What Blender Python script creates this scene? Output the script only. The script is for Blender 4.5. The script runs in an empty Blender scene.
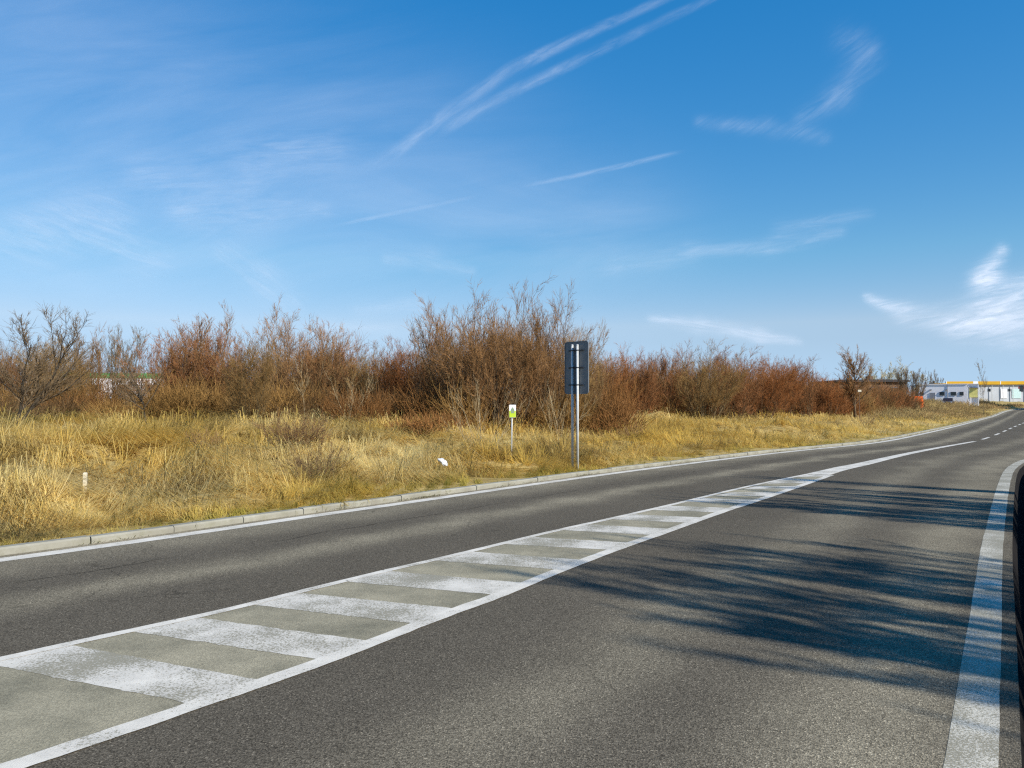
import bpy, math, random
import numpy as np
from mathutils import Vector, Matrix

random.seed(7)
RNG = np.random.default_rng(11)
SC = bpy.context.scene
COL = SC.collection
R = math.radians

# ------------------------------------------------------------------ camera
F_PX, EYE, YH = 769.0, 1.6, 405.0
PITCH = math.atan((YH - 384.0) / F_PX)
cam_d = bpy.data.cameras.new('camera')
cam_d.sensor_width = 36.0
cam_d.lens = 36.0 * F_PX / 1024.0
cam_d.clip_start, cam_d.clip_end = 0.05, 200000.0
cam = bpy.data.objects.new('camera', cam_d)
COL.objects.link(cam)
cam.location = (0, 0, EYE)
cam.rotation_euler = (math.pi / 2 + PITCH, 0, 0)
SC.camera = cam


def ray(u, v):
    x, y, z = (u - 512.0) / F_PX, 1.0, (384.0 - v) / F_PX
    c, s = math.cos(PITCH), math.sin(PITCH)
    return np.array([x, y * c - z * s, y * s + z * c])


def at(u, v, z=0.0):
    """survey point: where a line of sight meets the level z"""
    d = ray(u, v)
    k = (z - EYE) / d[2]
    return np.array([d[0] * k, d[1] * k, z])


def at_depth(u, v, Y):
    d = ray(u, v)
    k = Y / d[1]
    return np.array([d[0] * k, Y, EYE + d[2] * k])


# ------------------------------------------------------------------ light
SUN_AZ, SUN_EL = 130.0, 33.0           # clockwise from +Y, degrees
TO_SUN = np.array([math.sin(R(SUN_AZ)) * math.cos(R(SUN_EL)), math.cos(R(SUN_AZ)) * math.cos(R(SUN_EL)), math.sin(R(SUN_EL))])
sun_d = bpy.data.lights.new('sun', 'SUN')
sun_d.energy, sun_d.angle, sun_d.color = 5.0, R(0.53), (1.0, 0.96, 0.88)
sun = bpy.data.objects.new('sun', sun_d)
COL.objects.link(sun)
sun.location = (30, -30, 40)
sun.rotation_euler = Vector(-TO_SUN).to_track_quat('-Z', 'Y').to_euler()
world = bpy.data.worlds.new('World')
SC.world = world
world.use_nodes = True
wn = world.node_tree
sky = wn.nodes.new('ShaderNodeTexSky')
sky.sky_type = 'NISHITA'
sky.sun_disc = False
sky.sun_elevation = R(SUN_EL)
sky.sun_rotation = R(SUN_AZ)
sky.altitude = 0
sky.air_density, sky.dust_density, sky.ozone_density = 1.0, 0.0, 1.0
# the tone response of a phone camera: stronger colour, a flatter run from zenith to horizon
hs = wn.nodes.new('ShaderNodeHueSaturation')
hs.inputs['Saturation'].default_value = 1.5
sep_ = wn.nodes.new('ShaderNodeSeparateColor')
com_ = wn.nodes.new('ShaderNodeCombineColor')
sep_.mode = com_.mode = 'HSV'
pw = wn.nodes.new('ShaderNodeMath')
pw.operation = 'POWER'
pw.inputs[1].default_value = 0.5
ml = wn.nodes.new('ShaderNodeMath')
ml.operation = 'MULTIPLY'
ml.inputs[1].default_value = 2.5
top_ = wn.nodes.new('ShaderNodeMath')
top_.operation = 'MINIMUM'
top_.inputs[1].default_value = 7.3
isb = wn.nodes.new('ShaderNodeMath')
isb.operation = 'GREATER_THAN'
isb.inputs[1].default_value = 0.5
sb_ = wn.nodes.new('ShaderNodeMath')
sb_.operation = 'MULTIPLY'
lim = wn.nodes.new('ShaderNodeClamp')
lim.inputs['Min'].default_value, lim.inputs['Max'].default_value = 0.586, 0.612
smin = wn.nodes.new('ShaderNodeMath')
smin.operation = 'MAXIMUM'
smin.inputs[1].default_value = 0.48
for a_, b_ in ((sky.outputs[0], hs.inputs['Color']), (hs.outputs[0], sep_.inputs[0]), (sep_.outputs[0], lim.inputs[0]), (lim.outputs[0], com_.inputs[0]), (sep_.outputs[0], isb.inputs[0]), (isb.outputs[0], sb_.inputs[0]), (sep_.outputs[1], sb_.inputs[1]), (sb_.outputs[0], smin.inputs[0]), (smin.outputs[0], com_.inputs[1]),
               (sep_.outputs[2], pw.inputs[0]), (pw.outputs[0], ml.inputs[0]), (ml.outputs[0], top_.inputs[0]), (top_.outputs[0], com_.inputs[2]), (com_.outputs[0], wn.nodes['Background'].inputs[0])):
    wn.links.new(a_, b_)
wn.nodes['Background'].inputs[1].default_value = 0.09
SC.view_settings.view_transform = 'Standard'
SC.view_settings.look = 'None'
SC.view_settings.gamma = 1.0
SC.view_settings.exposure = 0.5
SC.cycles.use_denoising = False
SC.cycles.pixel_filter_type = 'BLACKMAN_HARRIS'
SC.cycles.filter_width = 1.25
SC.cycles.max_bounces = 6
SC.cycles.transparent_max_bounces = 16


# ------------------------------------------------------------------ materials
class NT:
    def __init__(self, name):
        self.m = bpy.data.materials.new(name)
        self.m.use_nodes = True
        self.t = self.m.node_tree
        self.b = self.t.nodes['Principled BSDF']
        self.b.inputs['Roughness'].default_value = 0.85
        self.b.inputs['Specular IOR Level'].default_value = 0.25

    def n(self, kind, **kw):
        x = self.t.nodes.new('ShaderNode' + kind)
        for k, v in kw.items():
            setattr(x, k, v)
        return x

    def link(self, a, b):
        self.t.links.new(a, b)

    def val(self, sock, v):
        if hasattr(v, 'is_linked') or hasattr(v, 'links'):
            self.link(v, sock)
        else:
            sock.default_value = v

    def math(self, op, a, b=0.0, c=None, clamp=False):
        x = self.n('Math', operation=op, use_clamp=clamp)
        self.val(x.inputs[0], a)
        self.val(x.inputs[1], b)
        if c is not None:
            self.val(x.inputs[2], c)
        return x.outputs[0]

    def mix(self, f, a, b, mode='MIX'):
        x = self.n('Mix', data_type='RGBA', blend_type=mode)
        self.val(x.inputs[0], f)
        self.val(x.inputs[6], a if not isinstance(a, tuple) else (*a, 1) if len(a) == 3 else a)
        self.val(x.inputs[7], b if not isinstance(b, tuple) else (*b, 1) if len(b) == 3 else b)
        return x.outputs[2]

    def coord(self, which='Object'):
        return self.n('TexCoord').outputs[which]

    def noise(self, scale, detail=3.0, vec=None, rough=0.5, dist=0.0):
        x = self.n('TexNoise')
        x.inputs['Scale'].default_value = scale
        x.inputs['Detail'].default_value = detail
        x.inputs['Roughness'].default_value = rough
        x.inputs['Distortion'].default_value = dist
        if vec is not None:
            self.link(vec, x.inputs['Vector'])
        return x.outputs[0]

    def mapping(self, vec, scale=(1, 1, 1), rot=(0, 0, 0)):
        x = self.n('Mapping')
        x.inputs['Scale'].default_value = scale
        x.inputs['Rotation'].default_value = rot
        self.link(vec, x.inputs['Vector'])
        return x.outputs[0]

    def ramp(self, f, lo, hi, a=0.0, b=1.0):
        x = self.n('MapRange')
        x.clamp = True
        self.val(x.inputs[0], f)
        for i, v in enumerate((lo, hi, a, b)):
            x.inputs[1 + i].default_value = v
        return x.outputs[0]

    def attr(self, name, typ='GEOMETRY'):
        x = self.n('Attribute', attribute_name=name, attribute_type=typ)
        return x

    def bump(self, h, strength=0.3, dist=0.01):
        x = self.n('Bump')
        x.inputs['Strength'].default_value = strength
        x.inputs['Distance'].default_value = dist
        self.link(h, x.inputs['Height'])
        self.link(x.outputs[0], self.b.inputs['Normal'])

    def base(self, c):
        self.val(self.b.inputs['Base Color'], (*c, 1) if isinstance(c, tuple) and len(c) == 3 else c)
        return self


def plain(name, c, rough=0.7, metal=0.0, var=0.12, scale=6.0, bump=0.0):
    m = NT(name)
    nz = m.noise(scale, 4, m.coord())
    f = m.ramp(nz, 0.3, 0.7, 1 - var, 1 + var)
    x = m.n('VectorMath', operation='SCALE')
    x.inputs[0].default_value = c
    m.link(f, x.inputs[3])
    m.link(x.outputs[0], m.b.inputs['Base Color'])
    m.b.inputs['Roughness'].default_value = rough
    m.b.inputs['Metallic'].default_value = metal
    if bump:
        m.bump(nz, bump, 0.01)
    return m.m


def grit(m, co):
    """aggregate of an asphalt: pale and dark stones a few mm across"""
    v = m.n('TexVoronoi', feature='F1')
    v.inputs['Scale'].default_value = 150.0
    m.link(co, v.inputs['Vector'])
    sep = m.n('SeparateColor')
    m.link(v.outputs['Color'], sep.inputs[0])
    a = m.ramp(sep.outputs[0], 0.0, 1.0, 0.42, 1.5)
    pale = m.ramp(sep.outputs[1], 0.92, 0.97, 0.0, 1.3)
    fine = m.ramp(m.noise(60.0, 4, co), 0.3, 0.7, 0.85, 1.15)
    s = m.math('MULTIPLY', a, fine)
    return m.math('ADD', s, pale), v.outputs['Distance']


def band(m, d, c, w):
    """soft bump of width w round distance c"""
    x = m.math('DIVIDE', m.math('SUBTRACT', d, c), w)
    return m.math('POWER', 2.718, m.math('MULTIPLY', m.math('MULTIPLY', x, x), -1.0))


def asphalt():
    m = NT('worn_asphalt')
    co = m.coord()
    g, h = grit(m, co)
    dl, dr = m.attr('dl').outputs['Fac'], m.attr('dr').outputs['Fac']
    wob = m.ramp(m.noise(0.6, 4, co), 0.25, 0.75, -0.25, 0.25)
    dl2, dr2 = m.math('ADD', dl, wob), m.math('ADD', dr, wob)
    t1 = m.math('MULTIPLY', band(m, dl2, 2.05, 0.32), 0.85)
    t2 = m.math('MULTIPLY', band(m, dr2, 1.95, 0.42), 0.55)
    t3 = m.math('MULTIPLY', band(m, dr2, 0.45, 0.5), 0.85)
    dust = m.math('ADD', m.math('MULTIPLY', band(m, dl2, 0.25, 0.55), 0.75), m.math('MULTIPLY', band(m, dl, -0.2, 0.09), 0.9))
    t = m.math('ADD', m.math('ADD', t1, t2), m.math('ADD', t3, dust))
    t = m.math('MULTIPLY', t, m.ramp(m.noise(0.9, 5, co, 0.6), 0.3, 0.75, 0.45, 1.15), clamp=True)
    dark, pale = (0.098, 0.0835, 0.062), (0.240, 0.207, 0.145)
    c = m.mix(t, dark, pale)
    big = m.ramp(m.noise(0.22, 5, co, 0.6), 0.3, 0.7, 0.86, 1.14)
    # longitudinal seam and hair cracks with a shape of their own
    sw = m.math('ADD', dl, m.ramp(m.noise(1.8, 5, co), 0.2, 0.8, -0.07, 0.07))
    seam = m.math('MULTIPLY', band(m, sw, 1.27, 0.016), m.ramp(m.noise(1.1, 3, co), 0.42, 0.56, 0.0, 0.55))
    cv = m.n('TexVoronoi', feature='DISTANCE_TO_EDGE')
    cv.inputs['Scale'].default_value = 0.23
    warp = m.n('VectorMath', operation='ADD')
    wn_ = m.n('TexNoise')
    wn_.inputs['Scale'].default_value = 1.6
    wn_.inputs['Detail'].default_value = 5
    m.link(co, wn_.inputs['Vector'])
    sc = m.n('VectorMath', operation='SCALE')
    sc.inputs[3].default_value = 1.3
    m.link(wn_.outputs['Color'], sc.inputs[0])
    m.link(co, warp.inputs[0])
    m.link(sc.outputs[0], warp.inputs[1])
    m.link(warp.outputs[0], cv.inputs['Vector'])
    crack = m.math('MULTIPLY', m.ramp(cv.outputs['Distance'], 0.0, 0.0035, 0.45, 0.0), m.ramp(m.noise(0.35, 2, co), 0.5, 0.6))
    spots = m.ramp(m.noise(3.2, 2, co), 0.70, 0.78, 0.0, 0.3)
    k = m.math('MULTIPLY', m.math('MULTIPLY', g, big), m.math('SUBTRACT', 1.0, m.math('MAXIMUM', m.math('MAXIMUM', seam, crack), spots)))
    x = m.n('VectorMath', operation='SCALE')
    m.link(c, x.inputs[0])
    m.link(k, x.inputs[3])
    m.link(x.outputs[0], m.b.inputs['Base Color'])
    m.b.inputs['Roughness'].default_value = 0.95
    m.b.inputs['Specular IOR Level'].default_value = 0.06
    m.bump(h, 0.5, 0.005)
    return m.m


def island_mat():
    m = NT('dusty_asphalt')
    co = m.coord()
    g, h = grit(m, co)
    f = m.ramp(m.noise(1.3, 5, co, 0.65), 0.3, 0.7)
    c = m.mix(f, (0.165, 0.148, 0.100), (0.345, 0.302, 0.205))
    k = m.ramp(g, 0.3, 1.8, 0.7, 1.35)
    x = m.n('VectorMath', operation='SCALE')
    m.link(c, x.inputs[0])
    m.link(k, x.inputs[3])
    m.link(x.outputs[0], m.b.inputs['Base Color'])
    m.bump(h, 0.5, 0.005)
    return m.m


def paint(name, wear, tracks=False, white=(0.68, 0.625, 0.53)):
    m = NT(name)
    co = m.coord()
    g, h = grit(m, co)
    fine = m.noise(70.0, 4, co, 0.7)
    patch = m.ramp(m.noise(1.7, 5, co, 0.6), 0.3, 0.72, -0.24, 0.34)
    w = m.math('ADD', patch, wear)
    if tracks:
        lat = m.math('ADD', m.attr('lat').outputs['Fac'], m.ramp(m.noise(0.55, 1, co), 0.3, 0.7, -0.3, 0.3))
        l2 = m.math('ADD', lat, m.ramp(m.noise(2.0, 4, co), 0.2, 0.8, -0.09, 0.09))
        w = m.math('ADD', w, m.math('MULTIPLY', band(m, l2, 0.42, 0.20), 0.20))
    th = m.math('SUBTRACT', fine, m.math('MULTIPLY', w, 0.42))
    gone = m.ramp(th, 0.30, 0.37, 1.0, 0.0)
    dirt = m.ramp(m.noise(5.0, 6, co, 0.7), 0.3, 0.7, 0.80, 1.05)
    xs = m.n('VectorMath', operation='SCALE')
    xs.inputs[0].default_value = white
    m.link(m.math('MULTIPLY', dirt, m.ramp(w, 0.0, 0.6, 1.0, 0.72)), xs.inputs[3])
    c = m.mix(gone, xs.outputs[0], (0.26, 0.232, 0.165))
    chip = m.ramp(m.noise(9.0, 2, co), 0.745, 0.765)
    c = m.mix(chip, c, (0.06, 0.055, 0.05))
    m.link(c, m.b.inputs['Base Color'])
    m.b.inputs['Roughness'].default_value = 0.6
    m.bump(h, 0.35, 0.004)
    return m.m


def concrete():
    m = NT('kerb_concrete')
    co = m.coord()
    f = m.ramp(m.noise(2.2, 6, co, 0.65), 0.3, 0.7)
    c = m.mix(f, (0.20, 0.185, 0.145), (0.31, 0.295, 0.24))
    st = m.ramp(m.noise(7.0, 6, co, 0.75), 0.50, 0.70, 0.0, 0.7)
    c = m.mix(st, c, (0.20, 0.19, 0.12))
    m.link(c, m.b.inputs['Base Color'])
    m.bump(m.noise(60, 4, co), 0.3, 0.004)
    return m.m


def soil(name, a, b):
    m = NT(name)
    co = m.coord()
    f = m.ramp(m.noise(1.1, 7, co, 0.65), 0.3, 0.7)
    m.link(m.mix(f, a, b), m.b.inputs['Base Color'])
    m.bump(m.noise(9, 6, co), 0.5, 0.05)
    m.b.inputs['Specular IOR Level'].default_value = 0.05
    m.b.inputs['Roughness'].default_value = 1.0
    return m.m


def leafy(name, trans=0.35, attr='tint'):
    """thin dry blades: vertex tint, partly translucent"""
    m = NT(name)
    c = m.attr(attr).outputs['Color']
    m.link(c, m.b.inputs['Base Color'])
    m.b.inputs['Roughness'].default_value = 0.7
    m.b.inputs['Specular IOR Level'].default_value = 0.05
    tr = m.n('BsdfTranslucent')
    m.link(c, tr.inputs[0])
    mx = m.n('MixShader')
    mx.inputs[0].default_value = trans
    m.link(m.b.outputs[0], mx.inputs[1])
    m.link(tr.outputs[0], mx.inputs[2])
    m.link(mx.outputs[0], m.t.nodes['Material Output'].inputs[0])
    return m.m


def bark(name, sat=1.0):
    """twig colour of the individual shrub (object colour), varied twig by twig"""
    m = NT(name)
    oi = m.n('ObjectInfo')
    co = m.coord()
    f = m.ramp(m.noise(3.5, 3, co), 0.3, 0.7, 0.62, 1.4)
    x = m.n('VectorMath', operation='SCALE')
    m.link(oi.outputs['Color'], x.inputs[0])
    m.link(f, x.inputs[3])
    m.link(x.outputs[0], m.b.inputs['Base Color'])
    m.b.inputs['Roughness'].default_value = 0.9
    m.b.inputs['Specular IOR Level'].default_value = 0.04
    return m.m


M = dict(
    asphalt=asphalt(), island=island_mat(),
    paint=paint('road_paint', 0.10), paint_bar=paint('worn_hatch_paint', 0.22, True),
    paint_worn=paint('worn_edge_paint', 0.42, False, (0.66, 0.61, 0.50)),
    paint_thin=paint('thin_line_paint', 0.12), kerb=concrete(),
    verge=soil('straw_soil', (0.26, 0.185, 0.07), (0.42, 0.31, 0.12)),
    field=soil('field_soil', (0.20, 0.16, 0.07), (0.32, 0.26, 0.12)),
    ditch=soil('shade_dark_ditch_soil', (0.008, 0.008, 0.009), (0.018, 0.016, 0.015)),  # near black: the ditch's shade is put into the soil colour
    grass=leafy('dry_grass_blades', 0.45), thicket=leafy('thicket_twigs', 0.1),
    bark=bark('bark'), twig=bark('twigs'),
    steel=plain('galvanised_steel', (0.50, 0.51, 0.50), 0.55, 0.2, 0.1, 14),
    plate=plain('sign_plate_back', (0.15, 0.165, 0.18), 0.5, 0.3, 0.1, 5),
    face=plain('sign_face', (0.7, 0.7, 0.68), 0.4),
    bracket=plain('bracket_steel', (0.05, 0.055, 0.06), 0.6, 0.0),
    white=plain('white_plastic', (0.80, 0.80, 0.80), 0.5, 0, 0.05),
    lime=plain('lime_panel', (0.46, 0.60, 0.035), 0.5, 0, 0.05),
    pict=plain('grey_pictogram', (0.23, 0.30, 0.20), 0.6),
    peg=plain('weathered_peg', (0.50, 0.455, 0.35), 0.8, 0, 0.2, 30),
    wall=plain('white_wall_panel', (0.86, 0.84, 0.86), 0.7, 0, 0.05, 0.7),
    hall=plain('pale_grey_panel', (0.50, 0.52, 0.55), 0.6, 0, 0.08, 0.4),
    yellow=plain('yellow_fascia', (0.64, 0.36, 0.02), 0.5, 0, 0.06, 0.6),
    glass=plain('dark_glass', (0.035, 0.045, 0.05), 0.15),
    frame=plain('grey_frame', (0.25, 0.25, 0.27), 0.5),
    green=plain('green_fascia', (0.05, 0.30, 0.10), 0.5),
    roof=plain('dark_roof', (0.045, 0.04, 0.04), 0.7),
    brown=plain('brown_wall', (0.15, 0.095, 0.06), 0.8),
    orange=plain('orange_plastic', (0.85, 0.14, 0.015), 0.45, 0, 0.06),
    carpaint=plain('dark_car_paint', (0.03, 0.022, 0.025), 0.25),
    carwhite=plain('white_car_paint', (0.72, 0.72, 0.72), 0.3),
    carred=plain('silver_car_paint', (0.40, 0.41, 0.43), 0.3),
    tyre=plain('tyre_rubber', (0.02, 0.02, 0.02), 0.8),
    lamp=plain('red_lamp', (0.4, 0.02, 0.02), 0.3),
    posteryellow=plain('yellow_banner', (0.85, 0.76, 0.26), 0.6, 0, 0.25, 1.4),
    teal=plain('pale_teal_board', (0.55, 0.72, 0.70), 0.6),
    bag=plain('white_bag', (0.60, 0.60, 0.61), 0.5, 0, 0.1, 12),
    red=plain('red_board', (0.5, 0.07, 0.07), 0.6),
)


# ------------------------------------------------------------------ mesh helpers
def link_mesh(name, verts, faces, mat, parent=None, smooth=False, attrs=None):
    me = bpy.data.meshes.new(name)
    verts = np.asarray(verts, dtype=np.float32)
    if isinstance(faces, np.ndarray):
        k = faces.shape[1]
        me.vertices.add(len(verts))
        me.vertices.foreach_set('co', verts.ravel())
        me.loops.add(faces.size)
        me.loops.foreach_set('vertex_index', faces.astype(np.int32).ravel())
        me.polygons.add(len(faces))
        me.polygons.foreach_set('loop_start', np.arange(0, faces.size, k, dtype=np.int32))
        me.update(calc_edges=True)
    else:
        me.from_pydata([tuple(map(float, v)) for v in verts], [], faces)
        me.update()
    if smooth:
        me.polygons.foreach_set('use_smooth', np.ones(len(me.polygons), dtype=bool))
    for k_, (typ, data) in (attrs or {}).items():
        a = me.attributes.new(k_, typ, 'POINT')
        a.data.foreach_set('color' if typ == 'FLOAT_COLOR' else 'value', np.asarray(data, dtype=np.float32).ravel())
    if mat is not None:
        me.materials.append(mat)
    o = bpy.data.objects.new(name, me)
    COL.objects.link(o)
    if parent is not None:
        o.parent = parent
    return o


def tag(o, label=None, cat=None, group=None, kind=None):
    for k, v in (('label', label), ('category', cat), ('group', group), ('kind', kind)):
        if v:
            o[k] = v
    return o


def empty(name, loc, rz=0.0):
    o = bpy.data.objects.new(name, None)
    COL.objects.link(o)
    o.location = tuple(map(float, loc))
    o.rotation_euler = (0, 0, rz)
    o.empty_display_size = 0.2
    return o


class MB:
    """collects closed shapes into one mesh"""
    def __init__(self):
        self.v, self.f = [], []

    def add(self, vs, fs):
        k = len(self.v)
        self.v += [tuple(v) for v in vs]
        self.f += [tuple(i + k for i in f) for f in fs]
        return self

    def box(self, c, s, bev=0.0):
        cx, cy, cz = c
        x, y, z = s[0] / 2, s[1] / 2, s[2] / 2
        if bev <= 0:
            vs = [(cx + a * x, cy + b * y, cz + d * z) for d in (-1, 1) for a, b in ((-1, -1), (1, -1), (1, 1), (-1, 1))]
            return self.add(vs, [(3, 2, 1, 0), (4, 5, 6, 7), (0, 1, 5, 4), (1, 2, 6, 5), (2, 3, 7, 6), (3, 0, 4, 7)])
        rings = []
        for zz, ins in ((-z, bev), (-z + bev, 0), (z - bev, 0), (z, bev)):
            X, Y = x - ins, y - ins
            b = bev * 0.7
            rings.append([(cx + p, cy + q, cz + zz) for p, q in ((-X + b, -Y), (X - b, -Y), (X, -Y + b), (X, Y - b), (X - b, Y), (-X + b, Y), (-X, Y - b), (-X, -Y + b))])
        return self.loft(rings)

    def loft(self, rings, caps=True):
        n = len(rings[0])
        vs = [p for r in rings for p in r]
        fs = []
        for i in range(len(rings) - 1):
            for j in range(n):
                a, b = i * n + j, i * n + (j + 1) % n
                fs.append((a, b, b + n, a + n))
        if caps:
            fs.append(tuple(range(n - 1, -1, -1)))
            fs.append(tuple((len(rings) - 1) * n + j for j in range(n)))
        return self.add(vs, fs)

    def cyl(self, p, q, r0, r1=None, n=10):
        p, q = np.array(p, float), np.array(q, float)
        d = (q - p) / np.linalg.norm(q - p)
        a = np.cross(d, (0, 0, 1) if abs(d[2]) < 0.9 else (1, 0, 0))
        a /= np.linalg.norm(a)
        b = np.cross(d, a)
        r1 = r0 if r1 is None else r1
        return self.loft([[tuple(c + r * (math.cos(t) * a + math.sin(t) * b)) for t in np.linspace(0, 2 * math.pi, n, endpoint=False)] for c, r in ((p, r0), (q, r1))])

    def prism(self, poly, y0, y1):
        """poly in x,z extruded along y"""
        return self.loft([[(x, y0, z) for x, z in poly], [(x, y1, z) for x, z in poly]])

    def build(self, name, mat, parent=None, smooth=False):
        return link_mesh(name, self.v, self.f, mat, parent, smooth)


def rounded(w, h, r, n=5):
    pts = []
    for cx, cz, a0 in ((w / 2 - r, h / 2 - r, 0), (-w / 2 + r, h / 2 - r, 90), (-w / 2 + r, -h / 2 + r, 180), (w / 2 - r, -h / 2 + r, 270)):
        for i in range(n + 1):
            a = R(a0 + 90 * i / n)
            pts.append((cx + r * math.cos(a), cz + r * math.sin(a)))
    return pts


# ------------------------------------------------------------------ plan of the road
def smooth_curve(pts, n=400, passes=2):
    """arc-length resampled, corner-rounded polyline"""
    p = np.array(pts, float)[:, :2]
    for _ in range(3):
        q = [p[0]]
        for a, b in zip(p[:-1], p[1:]):
            q += [a * 0.75 + b * 0.25, a * 0.25 + b * 0.75]
        q.append(p[-1])
        p = np.array(q)
    s = np.concatenate([[0], np.cumsum(np.linalg.norm(np.diff(p, axis=0), axis=1))])
    # even in log distance so that near parts are finely cut
    t = np.linspace(0, 1, n)
    st = s[-1] * (0.35 * t + 0.65 * t ** 3)
    return np.stack([np.interp(st, s, p[:, i]) for i in (0, 1)], 1)


def px(*pairs):
    return [at(u, v)[:2] for u, v in pairs]


def dist_to(poly, P):
    """signed distance (positive to the right of travel) of points P to polyline"""
    best = np.full(len(P), 1e9)
    sgn = np.zeros(len(P))
    for a, b in zip(poly[:-1], poly[1:]):
        d = b - a
        L2 = d @ d
        if L2 < 1e-12:
            continue
        t = np.clip(((P - a) @ d) / L2, 0, 1)
        q = a + t[:, None] * d
        r = P - q
        dd = np.hypot(r[:, 0], r[:, 1])
        m = dd < best
        best[m] = dd[m]
        sgn[m] = np.sign(d[1] * r[m, 0] - d[0] * r[m, 1])
    return best * sgn


def normals_right(c):
    t = np.gradient(c, axis=0)
    t /= np.linalg.norm(t, axis=1)[:, None] + 1e-12
    return np.stack([t[:, 1], -t[:, 0]], 1)


def ext(a, b, d):
    a, b = np.array(a), np.array(b)
    u = (a - b) / np.linalg.norm(a - b)
    return a + u * d


L_px = px((0, 560.2), (160, 538.4), (300, 517.8), (400, 503.8), (520, 486.2), (620, 472.4), (700, 462.2), (784, 452), (860, 444.9), (892, 440.6), (924, 433.7), (956, 426.5), (988, 417.9), (1004, 414.0))
FAR = [np.array(p_, float) for p_ in ((101, 154), (119, 174), (146, 193), (190, 214), (330, 268))]
L_edge = smooth_curve([ext(L_px[0], L_px[1], 26), ext(L_px[0], L_px[1], 8)] + L_px + FAR)
R_px = px((971, 768), (984, 640), (990.5, 560), (995, 530), (1003, 487), (1008, 472), (1013, 466.6), (1023, 460.3))
R_dir = (np.array(L_px[-1]) - np.array(L_px[-3]))
R_dir /= np.linalg.norm(R_dir)
R_off = np.array([R_dir[1], -R_dir[0]]) * 7.6
R_edge = smooth_curve([ext(R_px[0], R_px[1], 30), ext(R_px[0], R_px[1], 8)] + R_px + [np.array([24.5, 33.0]), np.array(L_px[-3]) + R_off, np.array(L_px[-2]) + R_off, np.array(L_px[-1]) + R_off] + [p_ + np.array(o_) for p_, o_ in zip(FAR, ((6.1, -4.6), (5.3, -5.5), (4.0, -6.5), (3.0, -7.0), (2.7, -7.1)))])
IL_px = px((0, 659), (80, 641.3), (133, 630), (218, 612), (300, 591.6), (384, 571), (437, 559.3), (500, 544), (558, 530), (617, 517.3), (680, 502.7), (737, 488.7), (784, 478.8), (824, 471))
IR_px = px((0, 771), (160, 717.5), (259, 684), (340, 655.4), (413, 626.5), (456, 610.6), (500, 595), (558, 570.8), (617, 548.5), (656, 535.2), (690, 523), (723, 511.3), (760, 499.5), (803, 485), (831, 475.2))
C_px = px((818, 474.5), (845, 467.7), (860, 465), (892, 457.2), (924, 450.5), (956, 444.8), (974.6, 441.6))
D_px = px((974.6, 441.6), (988, 437.8), (1001, 432.8), (1010, 428.6), (1019, 424.8), (1030, 420.4))
I_left = smooth_curve([ext(IL_px[0], IL_px[1], 14), ext(IL_px[0], IL_px[1], 4)] + IL_px)
I_right = smooth_curve([ext(IR_px[0], IR_px[1], 14), ext(IR_px[0], IR_px[1], 4)] + IR_px)


def gz(y):
    q_ = np.clip((np.asarray(y, float) - 98.0) / 85.0, 0, 1)
    return 1.0 * q_ * q_ * (3 - 2 * q_)


def lift(o):
    """the road climbs gently in the distance"""
    co = np.empty(len(o.data.vertices) * 3, np.float32)
    o.data.vertices.foreach_get('co', co)
    co = co.reshape(-1, 3)
    co[:, 2] += gz(co[:, 1])
    o.data.vertices.foreach_set('co', co.ravel())
    o.data.update()
    return o


def strip(name, c, w0, w1, z, mat, attrs=None, jag=0.0):
    w0, w1 = np.reshape(w0, (-1, 1)), np.reshape(w1, (-1, 1))
    """ribbon from offset w0 to w1 (right positive) along curve c"""
    n = normals_right(c)
    j = RNG.normal(0, jag, (len(c), 2)) if jag else np.zeros((len(c), 2))
    a = c + n * (w0 + j[:, :1])
    b = c + n * (w1 + j[:, 1:])
    v = np.concatenate([np.c_[a, np.full(len(a), z)], np.c_[b, np.full(len(b), z)]])
    k = len(c)
    f = np.array([(i, k + i, k + i + 1, i + 1) for i in range(k - 1)])
    return link_mesh(name, v, f, mat)


KERB_W, KERB_H, GUT = 0.13, 0.085, 0.20
kerb_front = L_edge + normals_right(L_edge) * (-0.0625 - GUT)
kerb_back = kerb_front - normals_right(kerb_front) * KERB_W
road_right = R_edge + normals_right(R_edge) * 0.188


# road surface: cross sections between the kerb and the right edge
def resample(c, n):
    s = np.concatenate([[0], np.cumsum(np.linalg.norm(np.diff(c, axis=0), axis=1))])
    t = np.linspace(0, 1, n)
    st = s[-1] * (0.3 * t + 0.7 * t ** 3)
    return np.stack([np.interp(st, s, c[:, i]) for i in (0, 1)], 1)


na, nb = 360, 60
A, B = resample(kerb_front, na), resample(road_right, na)
tt = np.linspace(0, 1, nb)
P = (A[:, None, :] * (1 - tt)[None, :, None] + B[:, None, :] * tt[None, :, None]).reshape(-1, 2)
idx = np.arange(na * nb).reshape(na, nb)
Fq = np.stack([idx[:-1, :-1], idx[:-1, 1:], idx[1:, 1:], idx[1:, :-1]], -1).reshape(-1, 4)
dl = dist_to(L_edge, P)
dr = -dist_to(R_edge, P)
road = link_mesh('road', np.c_[P, np.zeros(len(P))], Fq, M['asphalt'], attrs={'dl': ('FLOAT', dl), 'dr': ('FLOAT', dr)})
tag(lift(road), kind='structure')

# painted markings
tag(lift(strip('edge_line_marking', L_edge, -0.115, 0.11, 0.003, M['paint_thin'], jag=0.003)), kind='structure')
tag(lift(strip('right_edge_line_marking', R_edge, -0.105, 0.100, 0.0015, M['paint_worn'], jag=0.002)), kind='structure')
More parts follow.
